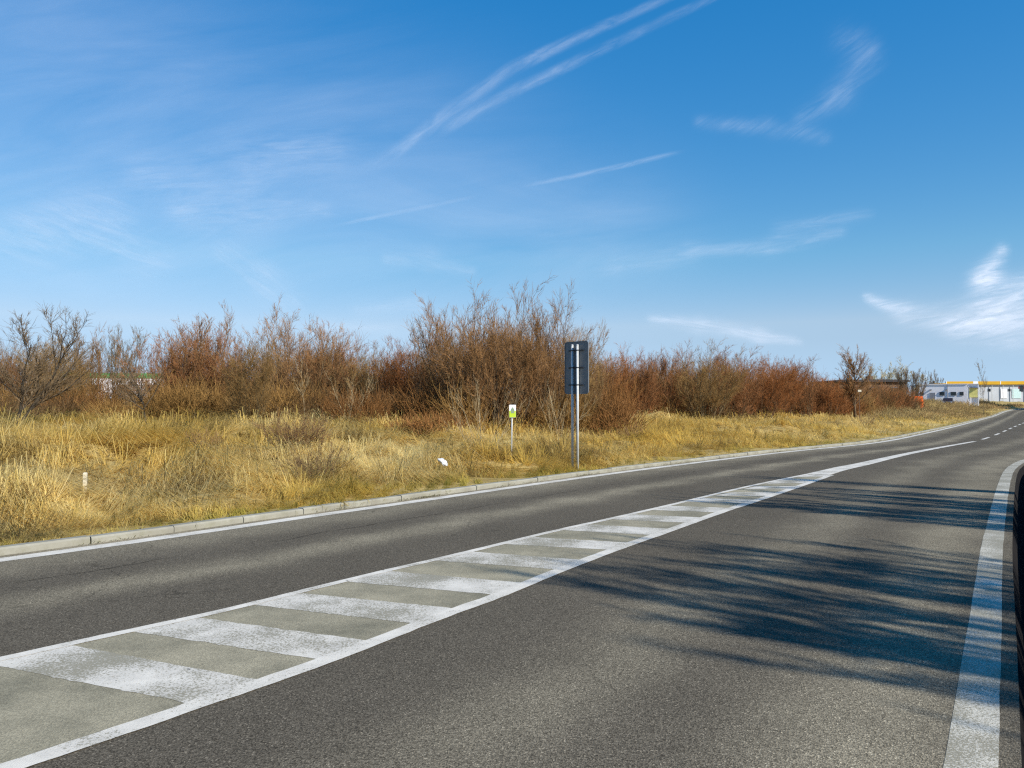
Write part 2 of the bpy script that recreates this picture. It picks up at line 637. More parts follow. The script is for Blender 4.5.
# island ground
na2 = 200
A2, B2 = resample(I_left, na2), resample(I_right, na2)
v2 = np.concatenate([np.c_[A2, np.full(na2, 0.002)], np.c_[B2, np.full(na2, 0.002)]])
tag(link_mesh('traffic_island_marking', v2, np.array([(i, na2 + i, na2 + i + 1, i + 1) for i in range(na2 - 1)]), M['island']), kind='structure')
tag(strip('island_left_line_marking', I_left, -0.03, 0.065, 0.006, M['paint'], jag=0.002), kind='structure')
tag(strip('island_right_line_marking', I_right, -0.06, 0.07, 0.006, M['paint'], jag=0.003), kind='structure')
tag(lift(strip('centre_line_marking', smooth_curve(C_px, 60), -np.interp(np.linspace(0, 1, 60), [0, 0.3, 0.7, 1], [0.24, 0.22, 0.14, 0.09]), np.interp(np.linspace(0, 1, 60), [0, 0.3, 0.7, 1], [0.24, 0.22, 0.14, 0.09]), 0.008, M['paint'], jag=0.002)), kind='structure')
dc = smooth_curve(D_px + [np.array(L_px[-1]) + R_off * 0.5] + [p_ + np.array(o_) * 0.5 for p_, o_ in zip(FAR, ((6.1, -4.6), (5.3, -5.5), (4.0, -6.5), (3.0, -7.0), (2.7, -7.1)))], 600)
sd = np.concatenate([[0], np.cumsum(np.linalg.norm(np.diff(dc, axis=0), axis=1))])
vs, fs = [], []
s0 = 2.6
while s0 < 110:
    st = np.linspace(s0, s0 + 3.0, 7)
    c = np.stack([np.interp(st, sd, dc[:, i]) for i in (0, 1)], 1)
    n = normals_right(c)
    k = len(vs)
    for a, b in zip(c - n * 0.065, c + n * 0.065):
        vs += [(*a, 0.003), (*b, 0.003)]
    fs += [(k + 2 * i, k + 2 * i + 1, k + 2 * i + 3, k + 2 * i + 2) for i in range(6)]
    s0 += 6.4
tag(lift(link_mesh('dashed_line_marking', vs, fs, M['paint'])), kind='structure')
bounds = [((-14, 664), (179, 702)), ((67, 645), (262, 681)), ((133, 632), (312, 659)), ((190, 617), (368, 641)), ((252, 605), (413, 624)), ((302, 593.5), (454, 608.7)),
          ((348, 582), (488.5, 594.5)), ((390, 571.5), (521, 583)), ((437.7, 561), (557, 569.7)), ((472, 552), (581.6, 560)), ((505.4, 544.3), (607, 550)), ((535.7, 537.5), (630, 543)),
          ((564, 530.4), (652, 535.3)), ((591, 524.8), (671.4, 529)), ((614.8, 519.7), (688, 523)), ((635, 514.5), (704.4, 517.8)), ((655, 510.3), (719.6, 512.6)), ((675, 506.3), (727, 508)),
          ((691.5, 502), (743, 503.7)), ((709, 498.6), (750, 499.8)), ((722, 495.8), (765, 496.2)), ((737, 492.5), (770, 492.5)), ((749, 489.2), (784, 489.7)), ((760.6, 486.4), (791, 486.2)),
          ((770, 483.8), (798, 483.4)), ((790, 478.8), (812, 479.8)), ((797, 477), (824, 476.6)), ((830, 470), (838, 472))]


def to_line(P0, P1, curve):
    """cut the segment's prolongation at a painted line"""
    d = P1 - P0
    t = np.linspace(-0.15, 1.15, 300)
    Q = P0 + t[:, None] * d
    return Q, dist_to(curve, Q)


vs, fs, lat = [], [], []
for (a0, a1), (b0, b1) in zip(bounds[0::2], bounds[1::2]):
    rows = []
    for p, q in ((a0, a1), (b0, b1)):
        P0, P1 = at(*p)[:2], at(*q)[:2]
        Q, dL = to_line(P0, P1, I_left)
        _, dR = to_line(P0, P1, I_right)
        i0 = int(np.argmin(np.abs(dL - 0.03)))
        i1 = int(np.argmin(np.abs(dR + 0.03)))
        rows.append((Q[i0], Q[max(i1, i0 + 1)]))
    k = len(vs)
    nn = 24
    for i in range(nn + 1):
        t = i / nn
        for r in rows:
            j = RNG.normal(0, 0.004, 2)
            vs.append((*(r[0] * (1 - t) + r[1] * t + j), 0.004))
            lat.append(t)
    fs += [(k + 2 * i, k + 2 * i + 2, k + 2 * i + 3, k + 2 * i + 1) for i in range(nn)]
tag(link_mesh('hatch_bar_marking', vs, fs, M['paint_bar'], attrs={'lat': ('FLOAT', lat)}), kind='structure')

# kerb of one-metre stones with open joints
s = np.concatenate([[0], np.cumsum(np.linalg.norm(np.diff(kerb_front, axis=0), axis=1))])
mb = MB()
kn = normals_right(kerb_front)
s0 = 0.0
while s0 < min(s[-1], 240):
    e = s0 + random.uniform(0.988, 0.995)
    dz = random.uniform(-0.007, 0.006)
    lx = random.uniform(-0.010, 0.008)
    rings = []
    for ss in (s0, e):
        c = np.array([np.interp(ss, s, kerb_front[:, i]) for i in (0, 1)])
        n = np.array([np.interp(ss, s, kn[:, i]) for i in (0, 1)])
        prof = [(0, -0.1), (0, KERB_H - 0.02), (-0.018, KERB_H), (-KERB_W, KERB_H), (-KERB_W, -0.1)]
        rings.append([(*(c + n * (w + lx)), z + dz) for w, z in prof])
    mb.loft(rings)
    s0 += 1.0
tag(lift(mb.build('kerb', M['kerb'])), kind='structure')


# ------------------------------------------------------------------ terrain
def vnoise(x, y, cell, seed):
    g = np.random.default_rng(seed).random((97, 97))
    X, Y = x / cell, y / cell
    i, j = np.floor(X).astype(int), np.floor(Y).astype(int)
    fx, fy = X - i, Y - j
    fx, fy = fx * fx * (3 - 2 * fx), fy * fy * (3 - 2 * fy)
    a, b = g[i % 97, j % 97], g[(i + 1) % 97, j % 97]
    c, d = g[i % 97, (j + 1) % 97], g[(i + 1) % 97, (j + 1) % 97]
    return (a * (1 - fx) + b * fx) * (1 - fy) + (c * (1 - fx) + d * fx) * fy


def verge_z(x, y, d):
    """height of the left verge at lateral distance d from the kerb"""
    t = np.clip(d / 13.0, 0, 1)
    base = 0.05 + 0.72 * t * t * (3 - 2 * t)
    q = np.clip((y - 75.0) / 85.0, 0, 1)
    base = base + gz(y) + 0.55 * q * q * (3 - 2 * q) * np.clip(d / 7.0, 0, 1)
    amp = np.clip(d / 2.5, 0, 1)
    hum = (vnoise(x, y, 1.9, 1) - 0.5) * 0.46 + (vnoise(x, y, 0.75, 2) - 0.5) * 0.26
    return base + hum * amp


LAT = np.array([-0.79, 0.613])
kb = resample(kerb_back, 420)
offs = np.concatenate([np.linspace(0, 4, 24), np.linspace(4.3, 20, 50), np.linspace(21, 60, 30), np.linspace(70, 420, 16)])
P = (kb[:, None, :] + LAT[None, None, :] * offs[None, :, None]).reshape(-1, 2)
D = np.tile(offs, len(kb)) * 0.97
vz = verge_z(P[:, 0], P[:, 1], D)
idx = np.arange(len(P)).reshape(len(kb), len(offs))
Fq = np.stack([idx[:-1, :-1], idx[1:, :-1], idx[1:, 1:], idx[:-1, 1:]], -1).reshape(-1, 4)[:, ::-1]
tag(link_mesh('verge_ground', np.c_[P, vz], Fq, M['verge'], smooth=True), kind='structure')
kb_d = resample(kerb_back, 260)


def zl(x, y):
    P_ = np.array([[x, y]], float)
    d = -dist_to(kb_d, P_)
    return float(verge_z(P_[:, 0], P_[:, 1], np.maximum(d, 0))[0])


# right side: assumed ditch, cut steep to lie in shade, then a bank with the roadside trees
rb = resample(road_right, 300)
prof = [(0.0, -0.003), (0.03, -0.10), (0.20, -0.80), (0.40, -0.90), (0.55, -0.85), (0.72, 0.12), (0.95, 0.42), (2.3, 0.36)]
rn = normals_right(rb)
PR = np.concatenate([np.c_[rb + rn * w, np.full(len(rb), z)] for w, z in prof[:7]])
k = len(rb)
f = np.array([(j * k + i, (j + 1) * k + i, (j + 1) * k + i + 1, j * k + i + 1) for j in range(6) for i in range(k - 1)])
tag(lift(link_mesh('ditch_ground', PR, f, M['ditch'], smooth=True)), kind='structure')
RL = np.array([0.79, -0.613])
e0 = PR[6 * k:7 * k]
ro = [0, 1, 3, 8, 20, 60, 200]
PB = np.concatenate([np.c_[e0[:, :2] + RL * w, e0[:, 2] * (1 if w == 0 else 0) + (0 if w == 0 else 0.33)] for w in ro])
f = np.array([(j * k + i, (j + 1) * k + i, (j + 1) * k + i + 1, j * k + i + 1) for j in range(len(ro) - 1) for i in range(k - 1)])
tag(lift(link_mesh('bank_ground', PB, f, M['verge'], smooth=True)), kind='structure')
# the wide country
g = np.array([-6000, -1500, -400, 0, 400, 1500, 6000], float)
GX, GY = np.meshgrid(g, g, indexing='ij')
idx = np.arange(49).reshape(7, 7)
Fq = np.stack([idx[:-1, :-1], idx[1:, :-1], idx[1:, 1:], idx[:-1, 1:]], -1).reshape(-1, 4)
tag(link_mesh('ground', np.c_[GX.ravel(), GY.ravel(), np.full(49, -0.9)], Fq, M['field']), kind='structure')


# ------------------------------------------------------------------ grass
def ribbons(base, azi, lean, L, w, tint, droop=0.6):
    """one ribbon of two quads per blade"""
    n = len(base)
    h = np.stack([np.cos(azi), np.sin(azi)], 1)
    side = np.stack([-np.sin(azi), np.cos(azi)], 1)
    pts = []
    for t, wf in ((0, 1.0), (0.5, 0.8), (1.0, 0.18)):
        le = lean + droop * t * t
        out = np.sin(le) * L * t
        up = np.cos(le) * L * t
        c = base + np.c_[h * out[:, None], up]
        c[:, 2] = np.maximum(c[:, 2], base[:, 2] + 0.015)
        s_ = np.c_[side * (w * wf * 0.5)[:, None], np.zeros(n)]
        pts += [c - s_, c + s_]
    V = np.stack(pts, 1).reshape(-1, 3)
    o = (np.arange(n) * 6)[:, None]
    Fa = np.concatenate([o + np.array([[0, 1, 3, 2]]), o + np.array([[2, 3, 5, 4]])])
    C = np.repeat(np.c_[tint, np.ones(n)], 6, axis=0)
    return V, Fa, C


def grass_tint(x, y, d, rng):
    n = len(x)
    straw = np.array([0.76, 0.555, 0.185])
    pale = np.array([0.85, 0.68, 0.32])
    gold = np.array([0.62, 0.42, 0.095])
    brown = np.array([0.21, 0.14, 0.06])
    green = np.array([0.31, 0.27, 0.05])
    a = vnoise(x, y, 2.6, 5) - 0.07 + rng.normal(0, 0.16, n)
    c = straw + np.clip((a - 0.5) * 2.6, 0, 1)[:, None] * (pale - straw) + np.clip((0.5 - a) * 2.6, 0, 1)[:, None] * (gold - straw)
    b = vnoise(x, y, 1.5, 6) + 0.5 * vnoise(x, y, 0.5, 16) + rng.normal(0, 0.12, n)
    c += np.clip((b - 0.93) * 3.0, 0, 0.8)[:, None] * (brown - c)
    gr = np.clip(1.15 - d / 1.3, 0, 1) * np.clip(vnoise(x, y, 1.1, 7) * 1.5, 0, 1) + rng.normal(0, 0.15, n) + 0.30 * (vnoise(x, y, 3.5, 8) - 0.6)
    c += np.clip(gr, 0, 0.85)[:, None] * (green - c)
    return np.minimum(c * rng.uniform(0.82, 1.22, n)[:, None], 0.9)


PEG = at(85, 489, 0.24)
TRODDEN = [(PEG[0], PEG[1])]
rb_line = resample(PR[6 * len(rb):7 * len(rb), :2], 200)


def make_grass(n, seed, right=False):
    rng = np.random.default_rng(seed)
    r = 7.0 * np.exp(rng.random(n) * math.log(170 / 7.0))
    a = R(1) * (rng.uniform(28, 100, n) if right else rng.uniform(-48, 44, n))
    if right:
        r = r * 0.45
    # gather into tufts
    x, y = r * np.sin(a), r * np.cos(a)
    cell = 0.24 + 0.005 * r
    cx, cy = np.round(x / cell) * cell, np.round(y / cell) * cell
    pull = 0.55 * (rng.random(n) < 0.75)
    x, y = x + (cx - x) * pull, y + (cy - y) * pull
    d = dist_to(rb_line, np.c_[x, y]) if right else -dist_to(kb_d, np.c_[x, y])
    keep = (d > (0.0 if right else -0.05)) & (d < 60)
    x, y, d, r = x[keep], y[keep], d[keep], r[keep]
    n = len(x)
    z = (0.36 + gz(y)) if right else verge_z(x, y, d) - 0.02
    hgt = 0.17 + 0.14 * np.clip((d - 7) / 5, 0, 1) + 0.60 * np.clip((d - 0.25) / 1.6, 0, 1)
    hgt *= 0.55 + 0.9 * vnoise(x, y, 1.3, 9)
    for gx, gy in TRODDEN:
        gl = math.hypot(gx, gy)
        tq = np.clip((x * gx + y * gy) / gl, gl - 1.6, gl + 0.15)
        near = np.hypot(x - tq * gx / gl, y - tq * gy / gl)
        hgt *= np.where(near < 0.35, 0.30, 1.0)
    L = hgt * rng.uniform(0.6, 1.35, n)
    flow = vnoise(x, y, 2.2, 10) * 9.0 + vnoise(x, y, 0.7, 12) * 3.4
    azi = flow + rng.normal(0, 0.42, n)
    lean = np.clip(0.45 + 1.25 * vnoise(x, y, 0.9, 11) + rng.normal(0, 0.25, n), 0.05, 1.5)
    stalk = rng.random(n) < 0.05
    lean[stalk] *= 0.3
    L[stalk] *= 1.25
    w = (0.0030 + 0.00046 * r) * rng.uniform(0.6, 1.25, n)
    tint = grass_tint(x, y, d, rng)
    tint[stalk] *= 0.8
    return ribbons(np.c_[x, y, z], azi, lean, L, w, tint, 0.95)


V, Fa, C = make_grass(950000, 21)
tag(link_mesh('dry_grass', V, Fa, M['grass'], attrs={'tint': ('FLOAT_COLOR', C)}), 'long matted straw coloured grass covering the verge', 'grass', kind='stuff')
V, Fa, C = make_grass(130000, 22, True)
tag(link_mesh('dry_grass', V, Fa, M['grass'], attrs={'tint': ('FLOAT_COLOR', C)}), 'long straw coloured grass on the bank right of the road', 'grass', kind='stuff')
# sparse tufts in the gutter against the kerb
rng = np.random.default_rng(5)
ks = np.concatenate([[0], np.cumsum(np.linalg.norm(np.diff(kerb_front, axis=0), axis=1))])
sc_ = rng.uniform(18, 80, 60)
st = np.repeat(sc_, 40) + rng.normal(0, 0.20, 60 * 40)
kf = np.stack([np.interp(st, ks, kerb_front[:, i]) for i in (0, 1)], 1)
kfn = np.stack([np.interp(st, ks, kn[:, i]) for i in (0, 1)], 1)
kf += kfn * rng.uniform(0.0, 0.06, len(kf))[:, None]
nn = len(kf)
V, Fa, C = ribbons(np.c_[kf, np.zeros(nn)], rng.uniform(0, 6.28, nn), rng.uniform(0.4, 1.4, nn), rng.uniform(0.02, 0.11, nn), rng.uniform(0.004, 0.009, nn), np.array([0.22, 0.19, 0.06]) * rng.uniform(0.6, 1.3, nn)[:, None])
tag(link_mesh('gutter_grass', V, Fa, M['grass'], attrs={'tint': ('FLOAT_COLOR', C)}), 'short scruffy weeds in the gutter along the kerb', 'weeds', kind='stuff')


# ------------------------------------------------------------------ bare trees and shrubs
def unit(a):
    return a / (np.linalg.norm(a, axis=-1, keepdims=True) + 1e-9)


def grow_level(rng, start, dirs, length, r0, K, gnarl, trop, taper=0.25):
    """polylines (N,K,3) and radii (N,K)"""
    n = len(start)
    pts = np.empty((n, K, 3))
    pts[:, 0] = start
    d = dirs.copy()
    step = length / (K - 1)
    for k in range(1, K):
        d = unit(d + rng.normal(0, gnarl, (n, 3)) + np.array([0, 0, trop]))
        pts[:, k] = pts[:, k - 1] + d * step[:, None]
    rad = r0[:, None] * np.linspace(1, taper, K)[None, :]
    return pts, rad


def children(rng, pts, rad, per, t0, t1, ang, ratio, rr, plen):
    n, K, _ = pts.shape
    par = np.repeat(np.arange(n), per)
    t = rng.uniform(t0, t1, len(par))
    f = t * (K - 1)
    i = np.minimum(f.astype(int), K - 2)
    w = (f - i)[:, None]
    start = pts[par, i] * (1 - w) + pts[par, i + 1] * w
    tang = unit(pts[par, i + 1] - pts[par, i])
    rnd = unit(np.cross(tang, rng.normal(0, 1, (len(par), 3))))
    a = rng.uniform(ang[0], ang[1], len(par))[:, None]
    dirs = unit(tang * np.cos(a) + rnd * np.sin(a))
    length = plen[par] * ratio * (1.08 - 0.40 * t) * rng.uniform(0.55, 1.25, len(par))
    r = (rad[par, i] * (1 - w[:, 0]) + rad[par, i + 1] * w[:, 0]) * rr
    return start, dirs, length, r


def tubes(levels, sides):
    V, Fc, k = [], [], 0
    for (pts, rad), n in zip(levels, sides):
        N, K, _ = pts.shape
        tan = unit(np.gradient(pts, axis=1))
        ref = np.where(np.abs(tan[..., 2:3]) < 0.9, np.array([0, 0, 1.0]), np.array([1.0, 0, 0]))
        a = unit(np.cross(tan, ref))
        b = np.cross(tan, a)
        th = np.linspace(0, 2 * math.pi, n, endpoint=False)
        ring = pts[:, :, None, :] + rad[:, :, None, None] * (np.cos(th)[None, None, :, None] * a[:, :, None, :] + np.sin(th)[None, None, :, None] * b[:, :, None, :])
        idx = (np.arange(N * K * n) + k).reshape(N, K, n)
        q = np.stack([idx[:, :-1, :], np.roll(idx, -1, 2)[:, :-1, :], np.roll(idx, -1, 2)[:, 1:, :], idx[:, 1:, :]], -1)
        V.append(ring.reshape(-1, 3))
        Fc.append(q.reshape(-1, 4))
        k += N * K * n
    return np.concatenate(V), np.concatenate(Fc)


# kind: stems, base spread, lean, H fraction, stem radius, [level: per parent, t0, t1, angle, ratio, gnarl, trop]
KINDS = {
    'shrub': dict(stems=20, spread=0.45, lean=(0.03, 0.60), r=0.022, gn=0.06, tr=0.06,
                  lv=[(8, 0.15, 0.98, (0.25, 0.75), 0.50, 0.09, 0.07), (9, 0.15, 1.0, (0.3, 0.85), 0.48, 0.12, 0.06), (5, 0.1, 1.0, (0.3, 0.8), 0.6, 0.13, 0.06)]),
    'dome': dict(stems=28, spread=0.8, lean=(0.03, 0.85), r=0.028, gn=0.06, tr=0.06,
                 lv=[(8, 0.2, 0.98, (0.25, 0.75), 0.48, 0.09, 0.07), (9, 0.15, 1.0, (0.3, 0.85), 0.48, 0.12, 0.06), (5, 0.1, 1.0, (0.3, 0.8), 0.6, 0.13, 0.07)]),
    'upright': dict(stems=12, spread=0.5, lean=(0.02, 0.26), r=0.026, gn=0.05, tr=0.10,
                    lv=[(9, 0.15, 0.95, (0.2, 0.6), 0.42, 0.08, 0.10), (9, 0.1, 1.0, (0.3, 0.8), 0.46, 0.11, 0.09), (5, 0.1, 1.0, (0.3, 0.7), 0.55, 0.12, 0.08)]),
    'open': dict(stems=2, spread=0.06, lean=(0.10, 0.30), r=0.062, gn=0.10, tr=0.05,
                 lv=[(13, 0.22, 0.95, (0.4, 0.95), 0.52, 0.10, 0.10), (12, 0.12, 1.0, (0.3, 0.8), 0.48, 0.12, 0.10), (9, 0.1, 1.0, (0.3, 0.8), 0.5, 0.14, 0.08)]),
    'round': dict(stems=1, spread=0.0, lean=(0.0, 0.05), r=0.06, gn=0.05, tr=0.10,
                  lv=[(30, 0.26, 0.92, (0.30, 0.75), 0.46, 0.07, 0.10), (12, 0.12, 1.0, (0.3, 0.7), 0.42, 0.10, 0.10), (8, 0.1, 1.0, (0.3, 0.8), 0.5, 0.13, 0.07)]),
    'sapling': dict(stems=1, spread=0.0, lean=(0.0, 0.1), r=0.022, gn=0.05, tr=0.08,
                    lv=[(12, 0.3, 0.95, (0.4, 0.8), 0.40, 0.08, 0.10), (5, 0.15, 1.0, (0.4, 0.8), 0.45, 0.1, 0.08), (3, 0.1, 1.0, (0.3, 0.9), 0.5, 0.13, 0.05)]),
    'vase': dict(stems=6, spread=0.05, lean=(0.1, 0.75), r=0.016, gn=0.05, tr=0.04,
                 lv=[(5, 0.12, 0.9, (0.3, 0.7), 0.45, 0.07, 0.07), (4, 0.1, 1.0, (0.3, 0.8), 0.5, 0.1, 0.06), (2, 0.1, 1.0, (0.3, 0.9), 0.5, 0.13, 0.05)]),
    'crooked': dict(stems=1, spread=0.0, lean=(0.05, 0.15), r=0.06, gn=0.20, tr=0.10,
                    lv=[(14, 0.25, 0.95, (0.5, 1.1), 0.48, 0.15, 0.08), (9, 0.12, 1.0, (0.4, 0.9), 0.48, 0.15, 0.08), (6, 0.1, 1.0, (0.3, 0.9), 0.5, 0.15, 0.06)]),
    'far': dict(stems=16, spread=0.9, lean=(0.03, 0.8), r=0.03, gn=0.06, tr=0.06,
                lv=[(10, 0.1, 0.98, (0.2, 0.6), 0.38, 0.08, 0.09), (10, 0.1, 1.0, (0.25, 0.75), 0.46, 0.10, 0.09), (5, 0.1, 1.0, (0.3, 0.8), 0.6, 0.13, 0.07)]),
    'shade': dict(stems=5, spread=0.5, lean=(0.0, 0.30), r=0.07, gn=0.05, tr=0.06,
                  lv=[(14, 0.15, 0.97, (0.25, 0.6), 0.40, 0.07, 0.08), (11, 0.1, 1.0, (0.2, 0.6), 0.44, 0.08, 0.06), (8, 0.1, 1.0, (0.3, 0.8), 0.5, 0.12, 0.02)]),
}
MESH_CACHE = {}


def plant_meshes(kind, seed, H, twig_r=0.0055):
    key = (kind, seed)
    if key in MESH_CACHE:
        return MESH_CACHE[key]
    rng = np.random.default_rng(seed * 101 + len(kind))
    k = KINDS[kind]
    n = k['stems']
    ph = rng.uniform(0, 2 * math.pi, n) + np.arange(n) * 2.4
    le = rng.uniform(k['lean'][0], k['lean'][1], n)
    rr = k['spread'] * np.sqrt(rng.random(n))
    start = np.c_[np.cos(ph) * rr, np.sin(ph) * rr, np.full(n, -0.12)]
    dirs = np.c_[np.cos(ph) * np.sin(le), np.sin(ph) * np.sin(le), np.cos(le)]
    length = H * rng.uniform(0.55, 0.85, n) * (1 - 0.1 * le)
    L0 = grow_level(rng, start, dirs, length, k['r'] * rng.uniform(0.7, 1.15, n), 9, k['gn'], k['tr'])
    levels, lens = [L0], length
    for j, (per, t0, t1, ang, ratio, gn, tr) in enumerate(k['lv']):
        s_, d_, l_, r_ = children(rng, levels[-1][0], levels[-1][1], per, t0, t1, ang, ratio, 0.62, lens)
        if j == 0:
            l_ = l_ * 1.0
        r_ = np.maximum(r_, twig_r)
        levels.append(grow_level(rng, s_, d_, l_, r_, (7, 5, 4)[j], gn, tr, 0.35))
        lens = l_
    V0, F0 = tubes(levels[:2], (8, 5))
    V1, F1 = tubes(levels[2:], (3, 3))
    top = max(V0[:, 2].max(), np.percentile(V1[:, 2], 99.7))
    sc = H / top
    out = []
    for nm, V_, F_, mt in (('stems', V0 * sc, F0, M['bark']), ('crown', V1 * sc, F1, M['twig'])):
        me = bpy.data.meshes.new(nm)
        me.vertices.add(len(V_))
        me.vertices.foreach_set('co', V_.astype(np.float32).ravel())
        me.loops.add(F_.size)
        me.loops.foreach_set('vertex_index', F_.astype(np.int32).ravel())
        me.polygons.add(len(F_))
        me.polygons.foreach_set('loop_start', np.arange(0, F_.size, 4, dtype=np.int32))
        me.update(calc_edges=True)
        me.polygons.foreach_set('use_smooth', np.ones(len(F_), dtype=bool))
        me.materials.append(mt)
        out.append(me)
    MESH_CACHE[key] = (out, H)
    return MESH_CACHE[key]


TONE = dict(
    red=((0.12, 0.075, 0.04), (0.28, 0.13, 0.055)), rust=((0.13, 0.075, 0.04), (0.32, 0.13, 0.046)),
    olive=((0.13, 0.095, 0.05), (0.26, 0.16, 0.062)), grey=((0.11, 0.09, 0.06), (0.24, 0.175, 0.105)),
    mauve=((0.11, 0.075, 0.045), (0.265, 0.145, 0.062)), pale=((0.40, 0.32, 0.19), (0.38, 0.28, 0.15)),
    dark=((0.055, 0.044, 0.032), (0.17, 0.12, 0.07)), sage=((0.25, 0.22, 0.15), (0.38, 0.33, 0.20)),
)


def plant(name, cat, label, pos, H, kind, seed, tone, width=1.0, group=None, rz=None, trunk='stems', proto_h=5.0, twig_r=0.0055):
    (me0, me1), h0 = plant_meshes(kind, seed, proto_h, twig_r)
    rnd_ = random.Random(label)
    root = empty(name, pos, rnd_.uniform(0, 6.28) if rz is None else rz)
    s = H / h0
    root.scale = (s * width, s * width, s)
    tag(root, label, cat, group)
    j = rnd_.uniform(0.88, 1.12)
    for nm, me, c in ((trunk, me0, TONE[tone][0]), ('crown', me1, TONE[tone][1])):
        o = bpy.data.objects.new(nm, me)
        COL.objects.link(o)
        o.parent = root
        o.color = (c[0] * j, c[1] * j, c[2] * j, 1)
    return root


def spot(u, Y, vtop):
    """stand at bearing u and depth Y, tall enough to reach the sight line vtop"""
    X = (u - 512.0) / F_PX * Y
    z = zl(X, Y)
    H = at_depth(u, vtop, Y)[2] - z
    return (X, Y, z), H


